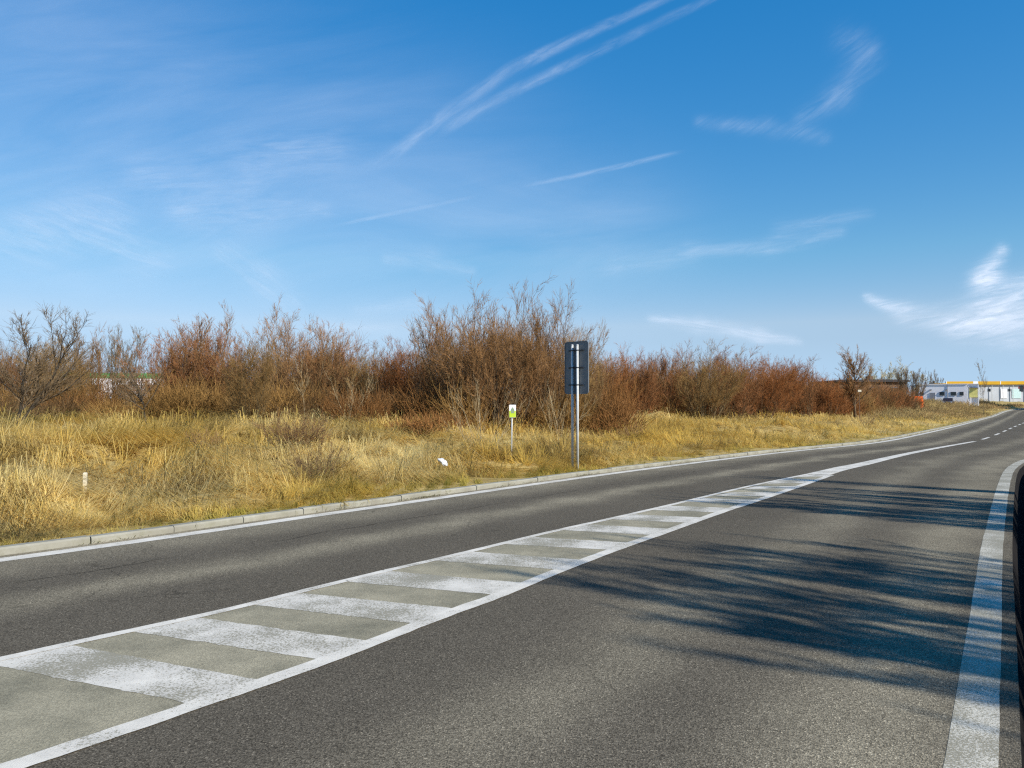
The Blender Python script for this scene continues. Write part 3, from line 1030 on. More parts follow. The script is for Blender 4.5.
GL, GR, GF = 'bare shrubs of the left thicket', 'bare shrubs of the right hedge', 'far trees beyond the hedge'
rows = [
    # name, category, label, u, Y, vtop, kind, seed, tone, width, group, trunk part name
    ('bare_tree', 'tree', 'open-branched bare tree with a dark forked trunk at the left edge', 17, 23.5, 304, 'open', 1, 'dark', 1.25, None, 'trunk'),
    ('bare_shrub', 'shrub', 'olive-brown bare shrub just right of the open-branched tree at the left edge', 58, 34, 334, 'shrub', 1, 'olive', 1.0, GL, 'stems'),
    ('bare_shrub', 'shrub', 'mauve-brown bare shrub in front of the left end of the green-trimmed white warehouse', 88, 38, 326, 'upright', 1, 'mauve', 0.8, GL, 'stems'),
    ('bare_shrub', 'shrub', 'thin upright grey shrub in front of the right end of the green-trimmed warehouse', 122, 39, 326, 'upright', 2, 'grey', 0.8, GL, 'stems'),
    ('crooked_sapling', 'tree', 'small crooked dark tree standing alone in the straw grass at left', 143, 24, 352, 'crooked', 1, 'dark', 0.9, None, 'trunk'),
    ('bare_shrub', 'shrub', 'red-brown bare shrub directly right of the small crooked dark tree', 172, 34, 322, 'shrub', 2, 'red', 1.0, GL, 'stems'),
    ('bare_shrub', 'shrub', 'shrub with the tallest wispy shoots on the left, between warehouse and dome', 200, 35, 304, 'upright', 3, 'mauve', 1.1, GL, 'stems'),
    ('bare_shrub', 'shrub', 'brown bare shrub just right of the tallest wispy shoots on the left', 224, 35, 325, 'shrub', 3, 'red', 0.9, GL, 'stems'),
    ('bare_shrub', 'shrub', 'golden olive shrub with a short dark trunk left of the rounded dome shrub', 250, 27.5, 338, 'shrub', 1, 'olive', 0.85, GL, 'stems'),
    ('bare_shrub', 'shrub', 'left half of the rounded brown dome, its tallest shrub', 299, 33, 310, 'dome', 1, 'mauve', 0.85, GL, 'stems'),
    ('bare_shrub', 'shrub', 'right half of the rounded brown dome, sloping down to the gap', 333, 34, 322, 'dome', 2, 'red', 0.85, GL, 'stems'),
    ('bare_shrub', 'shrub', 'low olive shrub at the foot of the dome, left of the gap', 362, 33, 346, 'shrub', 2, 'olive', 0.9, GL, 'stems'),
    ('pale_sapling', 'tree', 'slender pale upright sapling in front of the rounded brown dome', 304, 29, 352, 'sapling', 1, 'pale', 0.8, None, 'trunk'),
    ('pale_sapling', 'tree', 'pale fan-shaped sapling leaning in front of the right half of the dome', 350, 28, 362, 'vase', 1, 'pale', 1.1, None, 'stems'),
    ('bare_shrub', 'shrub', 'small rust shrub just right of the gap in the left thicket', 392, 33, 340, 'shrub', 3, 'rust', 0.85, GL, 'stems'),
    ('bare_shrub', 'shrub', 'rounded rust-brown shrub adjoining the left flank of the biggest shrub', 422, 34, 322, 'dome', 3, 'red', 0.8, GL, 'stems'),
    ('bare_tree', 'tree', 'left stems of the biggest thicket clump, above the pale sapling by the small sign', 466, 30, 298, 'dome', 1, 'mauve', 0.8, GL, 'stems'),
    ('bare_tree', 'tree', 'tallest multi-stemmed tree in the middle of the biggest thicket clump', 503, 29, 285, 'dome', 2, 'mauve', 0.75, GL, 'stems'),
    ('bare_tree', 'tree', 'bushy tree right behind and left of the back-facing road sign', 546, 30, 291, 'dome', 3, 'mauve', 0.62, GL, 'stems'),
    ('bare_shrub', 'shrub', 'olive twiggy shrub directly behind the back-facing road sign', 580, 31, 324, 'shrub', 1, 'olive', 0.65, GL, 'stems'),
    ('pale_sapling', 'tree', 'pale bare sapling branching low in the grass left of the small green sign', 482, 19.7, 372, 'vase', 2, 'pale', 0.7, None, 'stems'),
    ('pale_sapling', 'tree', 'tangle of pale stems just left of the road sign posts', 560, 26, 372, 'vase', 3, 'pale', 0.8, None, 'stems'),
    ('bare_shrub', 'shrub', 'rust shrub at the left end of the right hedge, beside the road sign', 612, 44, 348, 'shrub', 2, 'rust', 1.0, GR, 'stems'),
    ('bare_shrub', 'shrub', 'second shrub of the right hedge counting from the road sign', 640, 45, 349, 'dome', 1, 'red', 0.8, GR, 'stems'),
    ('bare_shrub', 'shrub', 'third shrub of the right hedge counting from the road sign', 668, 46, 344, 'dome', 3, 'red', 0.8, GR, 'stems'),
    ('bare_shrub', 'shrub', 'tallest olive-brown shrub at the highest point of the right hedge', 703, 46, 340, 'dome', 2, 'olive', 0.9, GR, 'stems'),
    ('bare_shrub', 'shrub', 'red-brown shrub just right of the highest point of the right hedge', 733, 48, 346, 'shrub', 3, 'red', 1.1, GR, 'stems'),
    ('bare_shrub', 'shrub', 'rust-red shrub in the right hedge, fourth from its far end', 760, 51, 353, 'dome', 1, 'rust', 0.8, GR, 'stems'),
    ('bare_shrub', 'shrub', 'rust-red shrub in the right hedge, third from its far end', 787, 54, 356, 'shrub', 1, 'rust', 1.1, GR, 'stems'),
    ('bare_shrub', 'shrub', 'thin red-brown shrub in the right hedge, second from its far end', 808, 57, 358, 'upright', 1, 'red', 1.3, GR, 'stems'),
    ('bare_shrub', 'shrub', 'low red shrub at the far end of the right hedge before the lone round tree', 830, 60, 374, 'shrub', 2, 'rust', 1.2, GR, 'stems'),
    ('round_tree', 'tree', 'lone bare round-crowned tree with a pale trunk right of the hedge', 855, 60, 346, 'round', 1, 'mauve', 1.2, None, 'trunk'),
    ('far_tree', 'tree', 'pale sage willow behind the dark flat roof', 889, 118, 361, 'far', 12, 'sage', 1.25, GF, 'stems'),
    ('far_tree', 'tree', 'dark bare tree touching the left end of the white building', 911, 104, 366, 'far', 13, 'dark', 0.55, GF, 'stems'),
    ('far_tree', 'tree', 'grey-brown bare tree rising behind the left part of the white building', 933, 190, 370, 'far', 11, 'grey', 0.7, GF, 'stems'),
    ('far_tree', 'tree', 'very thin leafless tree standing before the yellow-trimmed grey hall', 983, 105, 358, 'sapling', 12, 'grey', 0.6, GF, 'trunk'),
]
for nm, cat, lab, u, Y, vt, kind, seed, tone, w, grp, tr in rows:
    p, H = spot(u, Y, vt)
    plant(nm, cat, lab, p, H, kind, seed, tone, w, grp, None, tr, twig_r=0.0055 if seed < 10 else 0.0085)

# trees on the right bank, outside the picture: their shadows lie across the right lane
S2 = np.array([math.sin(R(SUN_AZ)), math.cos(R(SUN_AZ))])
N2 = np.array([-S2[1], S2[0]])
GS = 'roadside trees on the right bank'
for (p_, q_, H, sd_, w, lab) in (
        (7.8, 4.8, 6.6, 3, 0.6, 'bare tree on the right bank nearest the camera'),
        (6.7, 5.9, 7.0, 1, 0.75, 'dense bare tree on the right bank, second along the road'),
        (7.2, 7.0, 7.2, 2, 0.75, 'dense bare tree on the right bank, third along the road'),
        (7.4, 8.0, 7.0, 3, 0.6, 'bare tree on the right bank, fourth along the road'),
        (6.2, 12.1, 7.3, 3, 0.6, 'bare tree on the right bank, fifth along the road'),
        (5.6, 13.4, 7.2, 2, 0.8, 'dense bare tree on the right bank, sixth along the road'),
        (5.4, 14.9, 7.0, 1, 0.6, 'bare tree on the right bank, seventh along the road'),
        (4.6, 16.8, 7.4, 3, 0.25, 'slim bare tree on the right bank, eighth along the road')):
    b = p_ * S2 + q_ * N2
    plant('roadside_tree', 'tree', lab, (b[0], b[1], 0.33), H, 'shade', sd_, 'dark', w, GS, None, 'trunk', twig_r=0.0075)
for (x, y, H, sd_, lab) in ((109, 145, 17.0, 1, 'dense bare tree far along the right bank'), (112, 149, 17.5, 2, 'second dense bare tree far along the right bank'), (116, 153, 17.0, 3, 'third dense bare tree far along the right bank')):
    plant('roadside_tree', 'tree', lab, (x, y, 0.3 + float(gz(y))), H, 'shade', sd_, 'dark', 1.2, GS, None, 'trunk', twig_r=0.0075)


# undergrowth: brambles and seedlings nobody could count
def thicket(name, label, spots, seed, cols, per=420):
    rng = np.random.default_rng(seed)
    VV, FF, CC, k = [], [], [], 0
    for (x, y, z, h, w, c) in spots:
        n = per
        ph = rng.uniform(0, 6.28, n)
        rr = w * np.sqrt(rng.random(n))
        st_ = np.c_[x + np.cos(ph) * rr, y + np.sin(ph) * rr, z + h * rng.random(n) ** 1.3 * 0.75 * (1 - 0.4 * rr / w)]
        le = rng.uniform(0.0, 0.95, n)
        az = ph + rng.normal(0, 1.0, n)
        d_ = np.c_[np.cos(az) * np.sin(le), np.sin(az) * np.sin(le), np.cos(le)]
        ln = h * rng.uniform(0.2, 0.75, n)
        pts, rad = grow_level(rng, st_, d_, ln, rng.uniform(0.004, 0.010, n) * (1 + 0.012 * y), 4, 0.22, 0.0, 0.4)
        V_, F_ = tubes([(pts, rad)], (3,))
        VV.append(V_)
        FF.append(F_ + k)
        k += len(V_)
        col = np.array(cols[c]) * rng.uniform(0.65, 1.25) * rng.uniform(0.6, 1.3, n)[:, None]
        CC.append(np.repeat(np.c_[col, np.ones(n)], 12, axis=0))
    return tag(link_mesh(name, np.concatenate(VV), np.concatenate(FF), M['thicket'], attrs={'tint': ('FLOAT_COLOR', np.concatenate(CC))}), label, 'undergrowth', kind='stuff')


rng = np.random.default_rng(77)
sp = []
for u in np.arange(-90, 612, 8.5):
    for row in range(2):
        Y = (31.5 if row == 0 else 36) + rng.normal(0, 1.2) - (1.5 if row == 0 and 255 < u < 470 else 0)
        uu = u + rng.normal(0, 5)
        X = (uu - 512) / F_PX * Y
        h = rng.uniform(1.0, 1.9) * (1.0 if row == 0 else 1.35) * (0.75 if uu < 165 else 1.0)
        sp.append((X, Y, zl(X, Y), h, rng.uniform(0.8, 1.4), int(rng.choice([0, 1, 2], p=[0.45, 0.3, 0.25]))))
for (u, Y) in ((408, 26), (428, 25.5), (447, 26)):
    X = (u - 512) / F_PX * Y
    sp.append((X, Y, zl(X, Y), 0.8, 0.7, 1))
WARM = [(0.30, 0.17, 0.055), (0.27, 0.13, 0.045), (0.18, 0.11, 0.05)]
thicket('undergrowth', 'golden brown tangle of low twigs under the left thicket', sp, 3, WARM)
sp = []
for u in np.arange(604, 915, 6.5):
    for row in range(2):
        Y = 43 + (u - 600) * 0.085 + (3 if row else 0) + max(0, u - 850) * 0.35 + rng.normal(0, 0.8)
        uu = u + rng.normal(0, 4)
        X = (uu - 512) / F_PX * Y
        h = rng.uniform(1.5, 2.6) * (1.0 if row == 0 else 1.25)
        sp.append((X, Y, zl(X, Y), h, rng.uniform(1.0, 1.7), int(rng.choice([0, 1, 2], p=[0.3, 0.5, 0.2]))))
thicket('undergrowth', 'rust red tangle of low twigs along the foot of the right hedge', sp, 4, [(0.27, 0.155, 0.055), (0.29, 0.125, 0.048), (0.19, 0.12, 0.058)])
sp = []
while len(sp) < 330:
    u = rng.uniform(845, 1035)
    Y = rng.uniform(62, 172)
    X = (u - 512) / F_PX * Y
    d = -dist_to(kb_d, np.array([[X, Y]]))[0]
    if d < 1.6:
        continue
    h = rng.uniform(0.6, 1.15) * min(1.0, 0.35 + d / 9.0)
    sp.append((X, Y, zl(X, Y), h, rng.uniform(1.5, 2.8), int(rng.choice([0, 1, 2]))))
thicket('undergrowth', 'tall brown and straw weeds in front of the white building', sp, 5, [(0.46, 0.34, 0.14), (0.34, 0.22, 0.10), (0.30, 0.22, 0.10)], 240)


def shoot_mass(name, label, spots, seed, cols):
    """rods, side shoots and twigs of a dense stand, too many and too close to tell apart"""
    rng = np.random.default_rng(seed)
    VV, FF, CC, k = [], [], [], 0
    for (x, y, z, h, w, c) in spots:
        n = 10
        ph = rng.uniform(0, 6.28, n)
        rr = w * np.sqrt(rng.random(n))
        st_ = np.c_[x + np.cos(ph) * rr, y + np.sin(ph) * rr, np.full(n, z - 0.1)]
        le = rng.uniform(0.0, 0.5, n)
        d_ = np.c_[np.cos(ph) * np.sin(le), np.sin(ph) * np.sin(le), np.cos(le)]
        hh_ = h * rng.uniform(0.5, 0.80, n)
        thick = 1 + 0.008 * y
        L0 = grow_level(rng, st_, d_, hh_, np.full(n, 0.016), 6, 0.05, 0.06)
        s_, d2, l2, r2 = children(rng, L0[0], L0[1], 13, 0.2, 1.0, (0.25, 0.75), 0.44, 0.6, hh_)
        L1 = grow_level(rng, s_, d2, l2, np.full(len(s_), 0.0055 * thick), 3, 0.08, 0.08)
        s_, d3, l3, r3 = children(rng, L1[0], L1[1], 6, 0.1, 1.0, (0.3, 0.9), 0.5, 0.8, l2)
        L2 = grow_level(rng, s_, d3, l3, np.full(len(s_), 0.0042 * thick), 3, 0.10, 0.06)
        V_, F_ = tubes([L0, L1, L2], (4, 3, 3))
        VV.append(V_)
        FF.append(F_ + k)
        k += len(V_)
        col = np.array(cols[c]) * rng.uniform(0.8, 1.2)
        CC.append(np.tile(np.r_[col, 1.0], (len(V_), 1)))
    return tag(link_mesh(name, np.concatenate(VV), np.concatenate(FF), M['thicket'], attrs={'tint': ('FLOAT_COLOR', np.concatenate(CC))}), label, 'thicket', kind='stuff')


SKY_L = [(-90, 325), (0, 328), (50, 335), (62, 352), (75, 345), (165, 342), (172, 332), (205, 325), (240, 338), (262, 345), (285, 330), (320, 325), (350, 340), (375, 358), (395, 342), (420, 330), (450, 314), (490, 300), (540, 304), (570, 318), (585, 345), (600, 352)]
SKY_R = [(596, 356), (650, 352), (700, 345), (730, 348), (770, 359), (805, 361), (825, 376), (850, 380), (905, 380), (915, 390)]
sp = []
for u in np.arange(-90, 600, 6.0):
    Y = rng.uniform(35.5, 43) if not 430 < u < 590 else rng.uniform(31.5, 37)
    uu = u + rng.normal(0, 3)
    X = (uu - 512) / F_PX * Y
    z = zl(X, Y)
    vt = np.interp(uu, *zip(*SKY_L)) + rng.uniform(-2, 12)
    if 66 < uu < 162 and rng.random() < 0.9:
        vt = 392 + rng.uniform(0, 10)
    h = at_depth(uu, vt, Y)[2] - z
    sp.append((X, Y, z, h, rng.uniform(0.5, 1.1), int(rng.choice([0, 1, 2, 3]))))
shoot_mass('thicket', 'dense mass of thin bare shoots filling the left thicket behind its front shrubs', sp, 31, [(0.26, 0.13, 0.055), (0.22, 0.125, 0.06), (0.25, 0.16, 0.055), (0.18, 0.118, 0.065)])
sp = []
for u in np.r_[np.arange(598, 830, 4.2), np.arange(830, 914, 2.4)]:
    Y = 47.5 + (u - 600) * 0.085 + max(0, u - 850) * 0.35 + rng.uniform(0, 4)
    uu = u + rng.normal(0, 2)
    X = (uu - 512) / F_PX * Y
    z = zl(X, Y)
    vt = np.interp(uu, *zip(*SKY_R)) + rng.uniform(-2, 8)
    h = at_depth(uu, vt, Y)[2] - z
    sp.append((X, Y, z, h, rng.uniform(0.6, 1.3), int(rng.choice([0, 1, 2, 3], p=[0.3, 0.35, 0.15, 0.2]))))
shoot_mass('thicket', 'dense mass of rust coloured shoots filling the right hedge behind its front shrubs', sp, 32, [(0.25, 0.13, 0.05), (0.30, 0.123, 0.044), (0.235, 0.145, 0.058), (0.20, 0.12, 0.058)])


# dead weeds that stand out in the grass
def weed(label, u, v, z0, h, w, n, col, lean=0.5, seed=1):
    b = at(u, v, z0)
    x, y = b[0], b[1]
    z = zl(x, y)
    rng = np.random.default_rng(seed)
    root = empty('dead_weed', (x, y, z))
    tag(root, label, 'weed', 'dead weeds in the verge grass')
    ph = rng.uniform(0, 6.28, n)
    le = rng.uniform(0.1, lean, n)
    st_ = np.c_[np.cos(ph) * w * 0.35 * rng.random(n), np.sin(ph) * w * 0.35 * rng.random(n), np.full(n, -0.03)]
    d_ = np.c_[np.cos(ph) * np.sin(le), np.sin(ph) * np.sin(le), np.cos(le)]
    L0 = grow_level(rng, st_, d_, h * rng.uniform(0.7, 1.1, n), np.full(n, 0.006), 6, 0.12, 0.0)
    s_, d2, l2, r2 = children(rng, L0[0], L0[1], 14, 0.25, 1.0, (0.3, 0.9), 0.28, 0.7, np.full(n, h))
    L1 = grow_level(rng, s_, d2, l2, np.maximum(r2, 0.0045), 4, 0.2, 0.03)
    for nm, lv, sd_ in (('stalk', L0, 5), ('foliage', L1, 3)):
        V_, F_ = tubes([lv], (sd_,))
        c = np.array(col) * (1.0 if nm == 'stalk' else 1.15)
        link_mesh(nm, V_, F_, M['thicket'], root, attrs={'tint': ('FLOAT_COLOR', np.tile([*c, 1.0], (len(V_), 1)))})


weed('low dark brown dead weed clump in the grass below the dome shrub', 297, 438, 0.78, 0.95, 1.6, 80, (0.17, 0.10, 0.052), 0.9, 1)
weed('dark leaning weed clump in the grass between the dome shrub and the kerb', 318, 470, 0.35, 0.85, 0.8, 46, (0.17, 0.11, 0.055), 1.0, 2)
weed('thin brown weed stalks right of the white peg', 205, 462, 0.3, 0.6, 0.7, 26, (0.24, 0.15, 0.07), 0.6, 3)
weed('small brown weed tuft in the grass right of the road sign', 632, 440, 0.3, 0.6, 0.8, 26, (0.25, 0.15, 0.07), 0.7, 4)
weed('brown weed tuft in the far grass below the round tree', 866, 428, 0.2, 0.9, 1.2, 30, (0.26, 0.17, 0.08), 0.7, 5)
weed('sparse weed stalks near the kerb at the left edge', 24, 512, 0.1, 0.45, 0.5, 20, (0.24, 0.16, 0.06), 0.6, 6)

# ------------------------------------------------------------------ road sign seen from behind
b = at(575.2, 466.5, 0.12)
sd_dir = math.atan2(-0.69, 0.72)
sx, sy = b[0], b[1]
zg = zl(sx, sy)
root = empty('road_sign', (sx, sy, zg), sd_dir)
tag(root, 'tall rectangular road sign seen from behind on two steel posts', 'road sign')
zc = (at_depth(576, 341.5, sy)[2] + at_depth(576, 393.8, sy)[2]) / 2 - zg
hh = at_depth(576, 341.5, sy)[2] - at_depth(576, 393.8, sy)[2]
W = 0.72
poly = rounded(W, hh, 0.07)
pl = MB()
pl.prism([(x, z + zc) for x, z in poly], 0.055, 0.070)
rim = rounded(W + 0.012, hh + 0.012, 0.076)
plate = pl.build('plate', M['plate'], root)
# folded rim around the plate, and the face towards the traffic
rb_ = MB()
n = len(rim)
inn = rounded(W - 0.03, hh - 0.03, 0.055)
ring = [[(x, 0.047, z + zc) for x, z in rim], [(x, 0.078, z + zc) for x, z in rim], [(x, 0.078, z + zc) for x, z in inn], [(x, 0.047, z + zc) for x, z in inn], [(x, 0.047, z + zc) for x, z in rim]]
rb_.loft(ring, caps=False)
rb_.build('rim', M['plate'], plate)
fc = MB()
fc.prism([(x * 0.95, z * 0.97 + zc) for x, z in poly], 0.0705, 0.0725)
fc.build('face', M['face'], plate)
for px_, top in ((-0.085, zc + hh / 2 - 0.085), (0.075, zc + hh / 2 - 0.09)):
    p_ = MB()
    p_.cyl((px_, 0, -0.3), (px_, 0, top), 0.03, n=16)
    po = p_.build('post', M['steel'], root, True)
    cp = MB()
    cp.loft([[(px_ + r * math.cos(t), r * math.sin(t), top + dz) for t in np.linspace(0, 6.2832, 16, endpoint=False)] for r, dz in ((0.0315, -0.02), (0.0315, 0.006), (0.022, 0.016))])
    cp.build('cap', M['steel'], po)
for dz in (hh * 0.33, 0.0, -hh * 0.33):
    br = MB()
    br.box((0, 0.040, zc + dz), (0.46, 0.022, 0.036), 0.004)
    for px_ in (-0.085, 0.075):
        br.loft([[(px_ + r * math.cos(t), r * math.sin(t), zc + dz + q) for t in np.linspace(0, 6.2832, 14, endpoint=False)] for r, q in ((0.034, -0.014), (0.034, 0.014))])
    br.build('bracket', M['bracket'], root)

# small green and white marker sign
b = at(511.3, 461.5, 0.2)
x, y = b[0], b[1]
z = zl(x, y)
root = empty('marker_sign', (x, y, z), R(4))
tag(root, 'small white and lime sign on a thin pale pole in the grass', 'sign')
ztop = at_depth(512, 404.8, y)[2] - z
zbot = at_depth(512, 417.5, y)[2] - z
mb = MB()
mb.cyl((0, 0, -0.2), (0.02, 0, ztop - 0.03), 0.016, n=12)
mb.build('pole', M['steel'], root, True)
wp = 0.165
mb = MB()
mb.prism([(px_ + 0.03, z_ + (ztop + zbot) / 2) for px_, z_ in rounded(wp, ztop - zbot, 0.015)], -0.034, -0.022)
panel = mb.build('panel', M['white'], root)
mb = MB()
hz = ztop - zbot
mb.box((0.03, -0.0365, zbot + hz * 0.27), (wp * 0.97, 0.003, hz * 0.50))
mb.build('lime_half', M['lime'], panel)
mb = MB()
mb.prism([(0.03 + a * wp, zbot + hz * c) for a, c in ((-0.26, 0.34), (0.26, 0.34), (0.26, 0.62), (0.0, 0.82), (-0.26, 0.62))], -0.0415, -0.0385)
mb.build('pictogram', M['pict'], panel)

# white peg in the grass
b = PEG
x, y = b[0], b[1]
root = empty('marker_peg', (x, y, zl(x, y)), R(20))
tag(root, 'short pale marker peg in the grass near the left edge', 'marker')
mb = MB()
mb.loft([[(a * 0.029, c * 0.025, z_) for a, c in ((-1, -1), (1, -1), (1, 1), (-1, 1))] for z_ in (-0.2, 0.30)] + [[(a * 0.024, c * 0.02, 0.32) for a, c in ((-1, -1), (1, -1), (1, 1), (-1, 1))]])
st_ = mb.build('stake', M['peg'], root)
mb = MB()
mb.loft([[(a * 0.031, c * 0.027, z_) for a, c in ((-1, -1), (1, -1), (1, 1), (-1, 1))] for z_ in (0.315, 0.35)] + [[(a * 0.02, c * 0.016, 0.365) for a, c in ((-1, -1), (1, -1), (1, 1), (-1, 1))]])
mb.build('cap', M['peg'], root)

# crumpled white bag
b = at(442.5, 470, 0.22)
rng = np.random.default_rng(9)
vs, fs = [], []
nu, nv = 18, 10
for j in range(nv + 1):
    for i in range(nu):
        a, c = 2 * math.pi * i / nu, math.pi * j / nv
        r = 1 + 0.22 * math.sin(3 * a + 2 * c) + rng.normal(0, 0.07)
        vs.append((0.115 * r * math.sin(c) * math.cos(a), 0.075 * r * math.sin(c) * math.sin(a), 0.05 * r * math.cos(c) + 0.05 + 0.05 * math.sin(c) * math.cos(a) * -0.6))
fs = [(j * nu + i, j * nu + (i + 1) % nu, (j + 1) * nu + (i + 1) % nu, (j + 1) * nu + i) for j in range(nv) for i in range(nu)]
o = link_mesh('plastic_bag', vs, fs, M['bag'])
o.location = (b[0], b[1], zl(b[0], b[1]) + 0.20)
o.rotation_euler = (0.2, 0.35, -0.3)
tag(o, 'crumpled white plastic bag lying on the grass', 'litter')


# ------------------------------------------------------------------ buildings in the distance
def window(parent, x, z, w, h, y, name='window'):
    f = MB()
    f.box((x, y - 0.03, z), (w + 0.16, 0.10, h + 0.16))
    fo = f.build(name, M['frame'], parent)
    p = MB()
    p.box((x, y - 0.09, z), (w, 0.03, h))
    p.build('pane', M['glass'], fo)
    return fo


# white site building: front turned to the left, right end catches the sun
nx, ny = -0.5, -0.866
YB = 150.0
pl_ = at_depth(919, 390, YB)
zb = zl(pl_[0], pl_[1])
ang = math.atan2(nx, -ny)                      # rotation that turns -Y to the normal
root = empty('site_building', (pl_[0], pl_[1], zb), ang)
tag(root, 'long low white building with a flat roof and small dark windows', 'building')
LW = 8.1
HT = at_depth(919, 384.8, YB)[2] - zb
DP = 10.7
mb = MB()
mb.box((LW / 2, DP / 2, HT / 2 - 0.5), (LW, DP, HT + 1.0))
mb.build('wall', M['wall'], root)
mb = MB()
mb.box((LW / 2, DP / 2, HT + 0.06), (LW + 0.24, DP + 0.24, 0.12))
rf = mb.build('roof', M['wall'], root)
mb = MB()
mb.box((1.0, 2.0, HT + 0.32), (0.5, 0.5, 0.4), 0.04)
mb.build('vent', M['frame'], rf)
for fx, w in ((0.485, 0.75), (0.72, 0.8), (0.885, 0.55)):
    window(root, LW * fx, HT - 1.75, w, 0.55, 0)
window(root, LW * 0.07, HT - 1.75, 0.35, 0.5, 0)
mb = MB()
mb.box((LW * 0.285, -0.04, HT - 2.6), (0.9, 0.1, 2.1))
dr_ = mb.build('door', M['frame'], root)
mb = MB()
mb.box((LW * 0.285 + 0.3, -0.13, HT - 2.7), (0.06, 0.07, 0.2))
mb.build('handle', M['steel'], dr_)
for fx in (0.25, 0.575):
    mb = MB()
    mb.box((LW * fx, -0.16, HT - 0.98), (0.40, 0.32, 0.16), 0.03)
    mb.build('wall_lamp', M['frame'], root)
mb = MB()
mb.cyl((LW * 0.60, -0.06, 0), (LW * 0.60, -0.06, HT - 0.02), 0.045)
mb.build('downpipe', M['frame'], root)
# small kiosk with a yellow banner at its right end
a = at_depth(967.8, 390, 143.0)
zk = zl(a[0], a[1])
kio = empty('kiosk', (a[0], a[1], zk), ang)
tag(kio, 'narrow white kiosk with a yellow banner at the right end of the white building', 'kiosk')
HK = at_depth(968, 384.4, 143.0)[2] - zk
WK = 1.75
mb = MB()
for x_ in (0.08, WK - 0.08):
    mb.box((x_, 0.0, HK / 2 - 0.3), (0.16, 0.16, HK + 0.6), 0.01)
mb.box((WK / 2, 0.9, HK / 2 - 0.3), (WK - 0.34, 1.6, HK + 0.58))
mb.box((WK / 2, 0.85, HK + 0.06), (WK + 0.1, 2.0, 0.12))
mb.build('frame', M['wall'], kio)
mb = MB()
mb.box((WK / 2, -0.14, HK - 1.55), (WK - 0.45, 0.05, 1.7), 0.01)
mb.build('banner', M['posteryellow'], kio)
mb = MB()
mb.prism([(0.2, HK - 0.55), (WK - 0.05, HK - 0.75), (WK - 0.05, HK - 0.62), (0.2, HK - 0.40)], -0.5, -0.09)
mb.build('awning', M['frame'], kio)

# grey hall with a yellow fascia
YH2 = 240.0
a0, a1 = at_depth(934, 383, YH2), at_depth(1075, 383, YH2 - 6)
dv = a1 - a0
LH = float(np.hypot(dv[0], dv[1]))
zb = zl(a0[0], a0[1])
root = empty('trade_hall', (a0[0], a0[1], zb), math.atan2(dv[1], dv[0]))
tag(root, 'long pale grey hall with a yellow fascia along its roof', 'building')
HT = at_depth(980, 381.6, YH2)[2] - zb
mb = MB()
mb.box((LH / 2, 10, (HT - 0.7) / 2 - 0.5), (LH, 20, HT - 0.7 + 1.0))
mb.build('wall', M['hall'], root)
k = LH / 141.0
for x0, x1, dz, hh_ in ((0, 11.5, -0.45, 0.8), (12.2, 39, 0, 1.0), (44, 66, 0, 1.0), (66.8, 100, 0, 1.0), (100.8, 141, 0, 1.0)):
    mb = MB()
    mb.box(((x0 + x1) / 2 * k, -0.25, HT - 0.48 + dz), ((x1 - x0) * k, 0.7, hh_))
    mb.build('fascia', M['yellow'], root)
mb = MB()
mb.box((41.5 * k, -0.25, HT - 0.48), (4.9 * k, 0.74, 0.98))
mb.build('sign_box', M['white'], root)
for xx in (11.9, 66.4, 100.4):
    mb = MB()
    mb.box((xx * k, -0.25, HT - 0.46), (0.7 * k, 0.78, 1.02))
    mb.build('end_cap', M['white'], root)
for xx, zz, w, h in ((56, 3.4, 0.7, 0.7), (76, 3.4, 0.6, 0.6), (88, 3.0, 1.2, 1.7), (96, 3.2, 1.3, 1.5)):
    window(root, xx * k, HT - 1.2 - (zz - 1.9), w, h, 0)
for xx, w, mt, nm in ((83, 2.5, 'teal', 'board'), (70.5, 1.8, 'wall', 'board'), (90, 2.7, 'red', 'board')):
    mb = MB()
    mb.box((xx * k, -0.06, HT - (2.0 if mt == 'red' else 3.8)), (w, 0.08, 0.6 if mt == 'red' else 2.9), 0.02)
    mb.build(nm, M[mt], root)
for xx in (47, 58, 69, 79, 93):
    mb = MB()
    mb.cyl((xx * k, -0.5, -0.3), (xx * k, -0.5, HT - 1.2), 0.09)
    mb.build('column', M['steel'], root)

# white warehouse with a green top behind the thicket
YW = 120.0
a0, a1 = at_depth(48, 380, YW), at_depth(170, 380, YW + 4)
zb = zl(a0[0], a0[1])
dv = a1 - a0
LWh = float(np.hypot(dv[0], dv[1]))
root = empty('warehouse', (a0[0], a0[1], zb), math.atan2(dv[1], dv[0]))
tag(root, 'white warehouse with a green roof band half hidden by bare shrubs', 'building')
HT = at_depth(100, 372.5, YW)[2] - zb
mb = MB()
mb.box((LWh / 2, 8, (HT - 0.8) / 2 - 0.5), (LWh, 16, HT + 0.2))
mb.build('wall', M['wall'], root)
mb = MB()
mb.box((LWh / 2, 8, HT - 0.39), (LWh + 0.2, 16.2, 0.8))
mb.build('roof_band', M['green'], root)
for i in range(4):
    window(root, LWh * (0.15 + 0.23 * i), 3.0, 1.6, 1.0, 0)


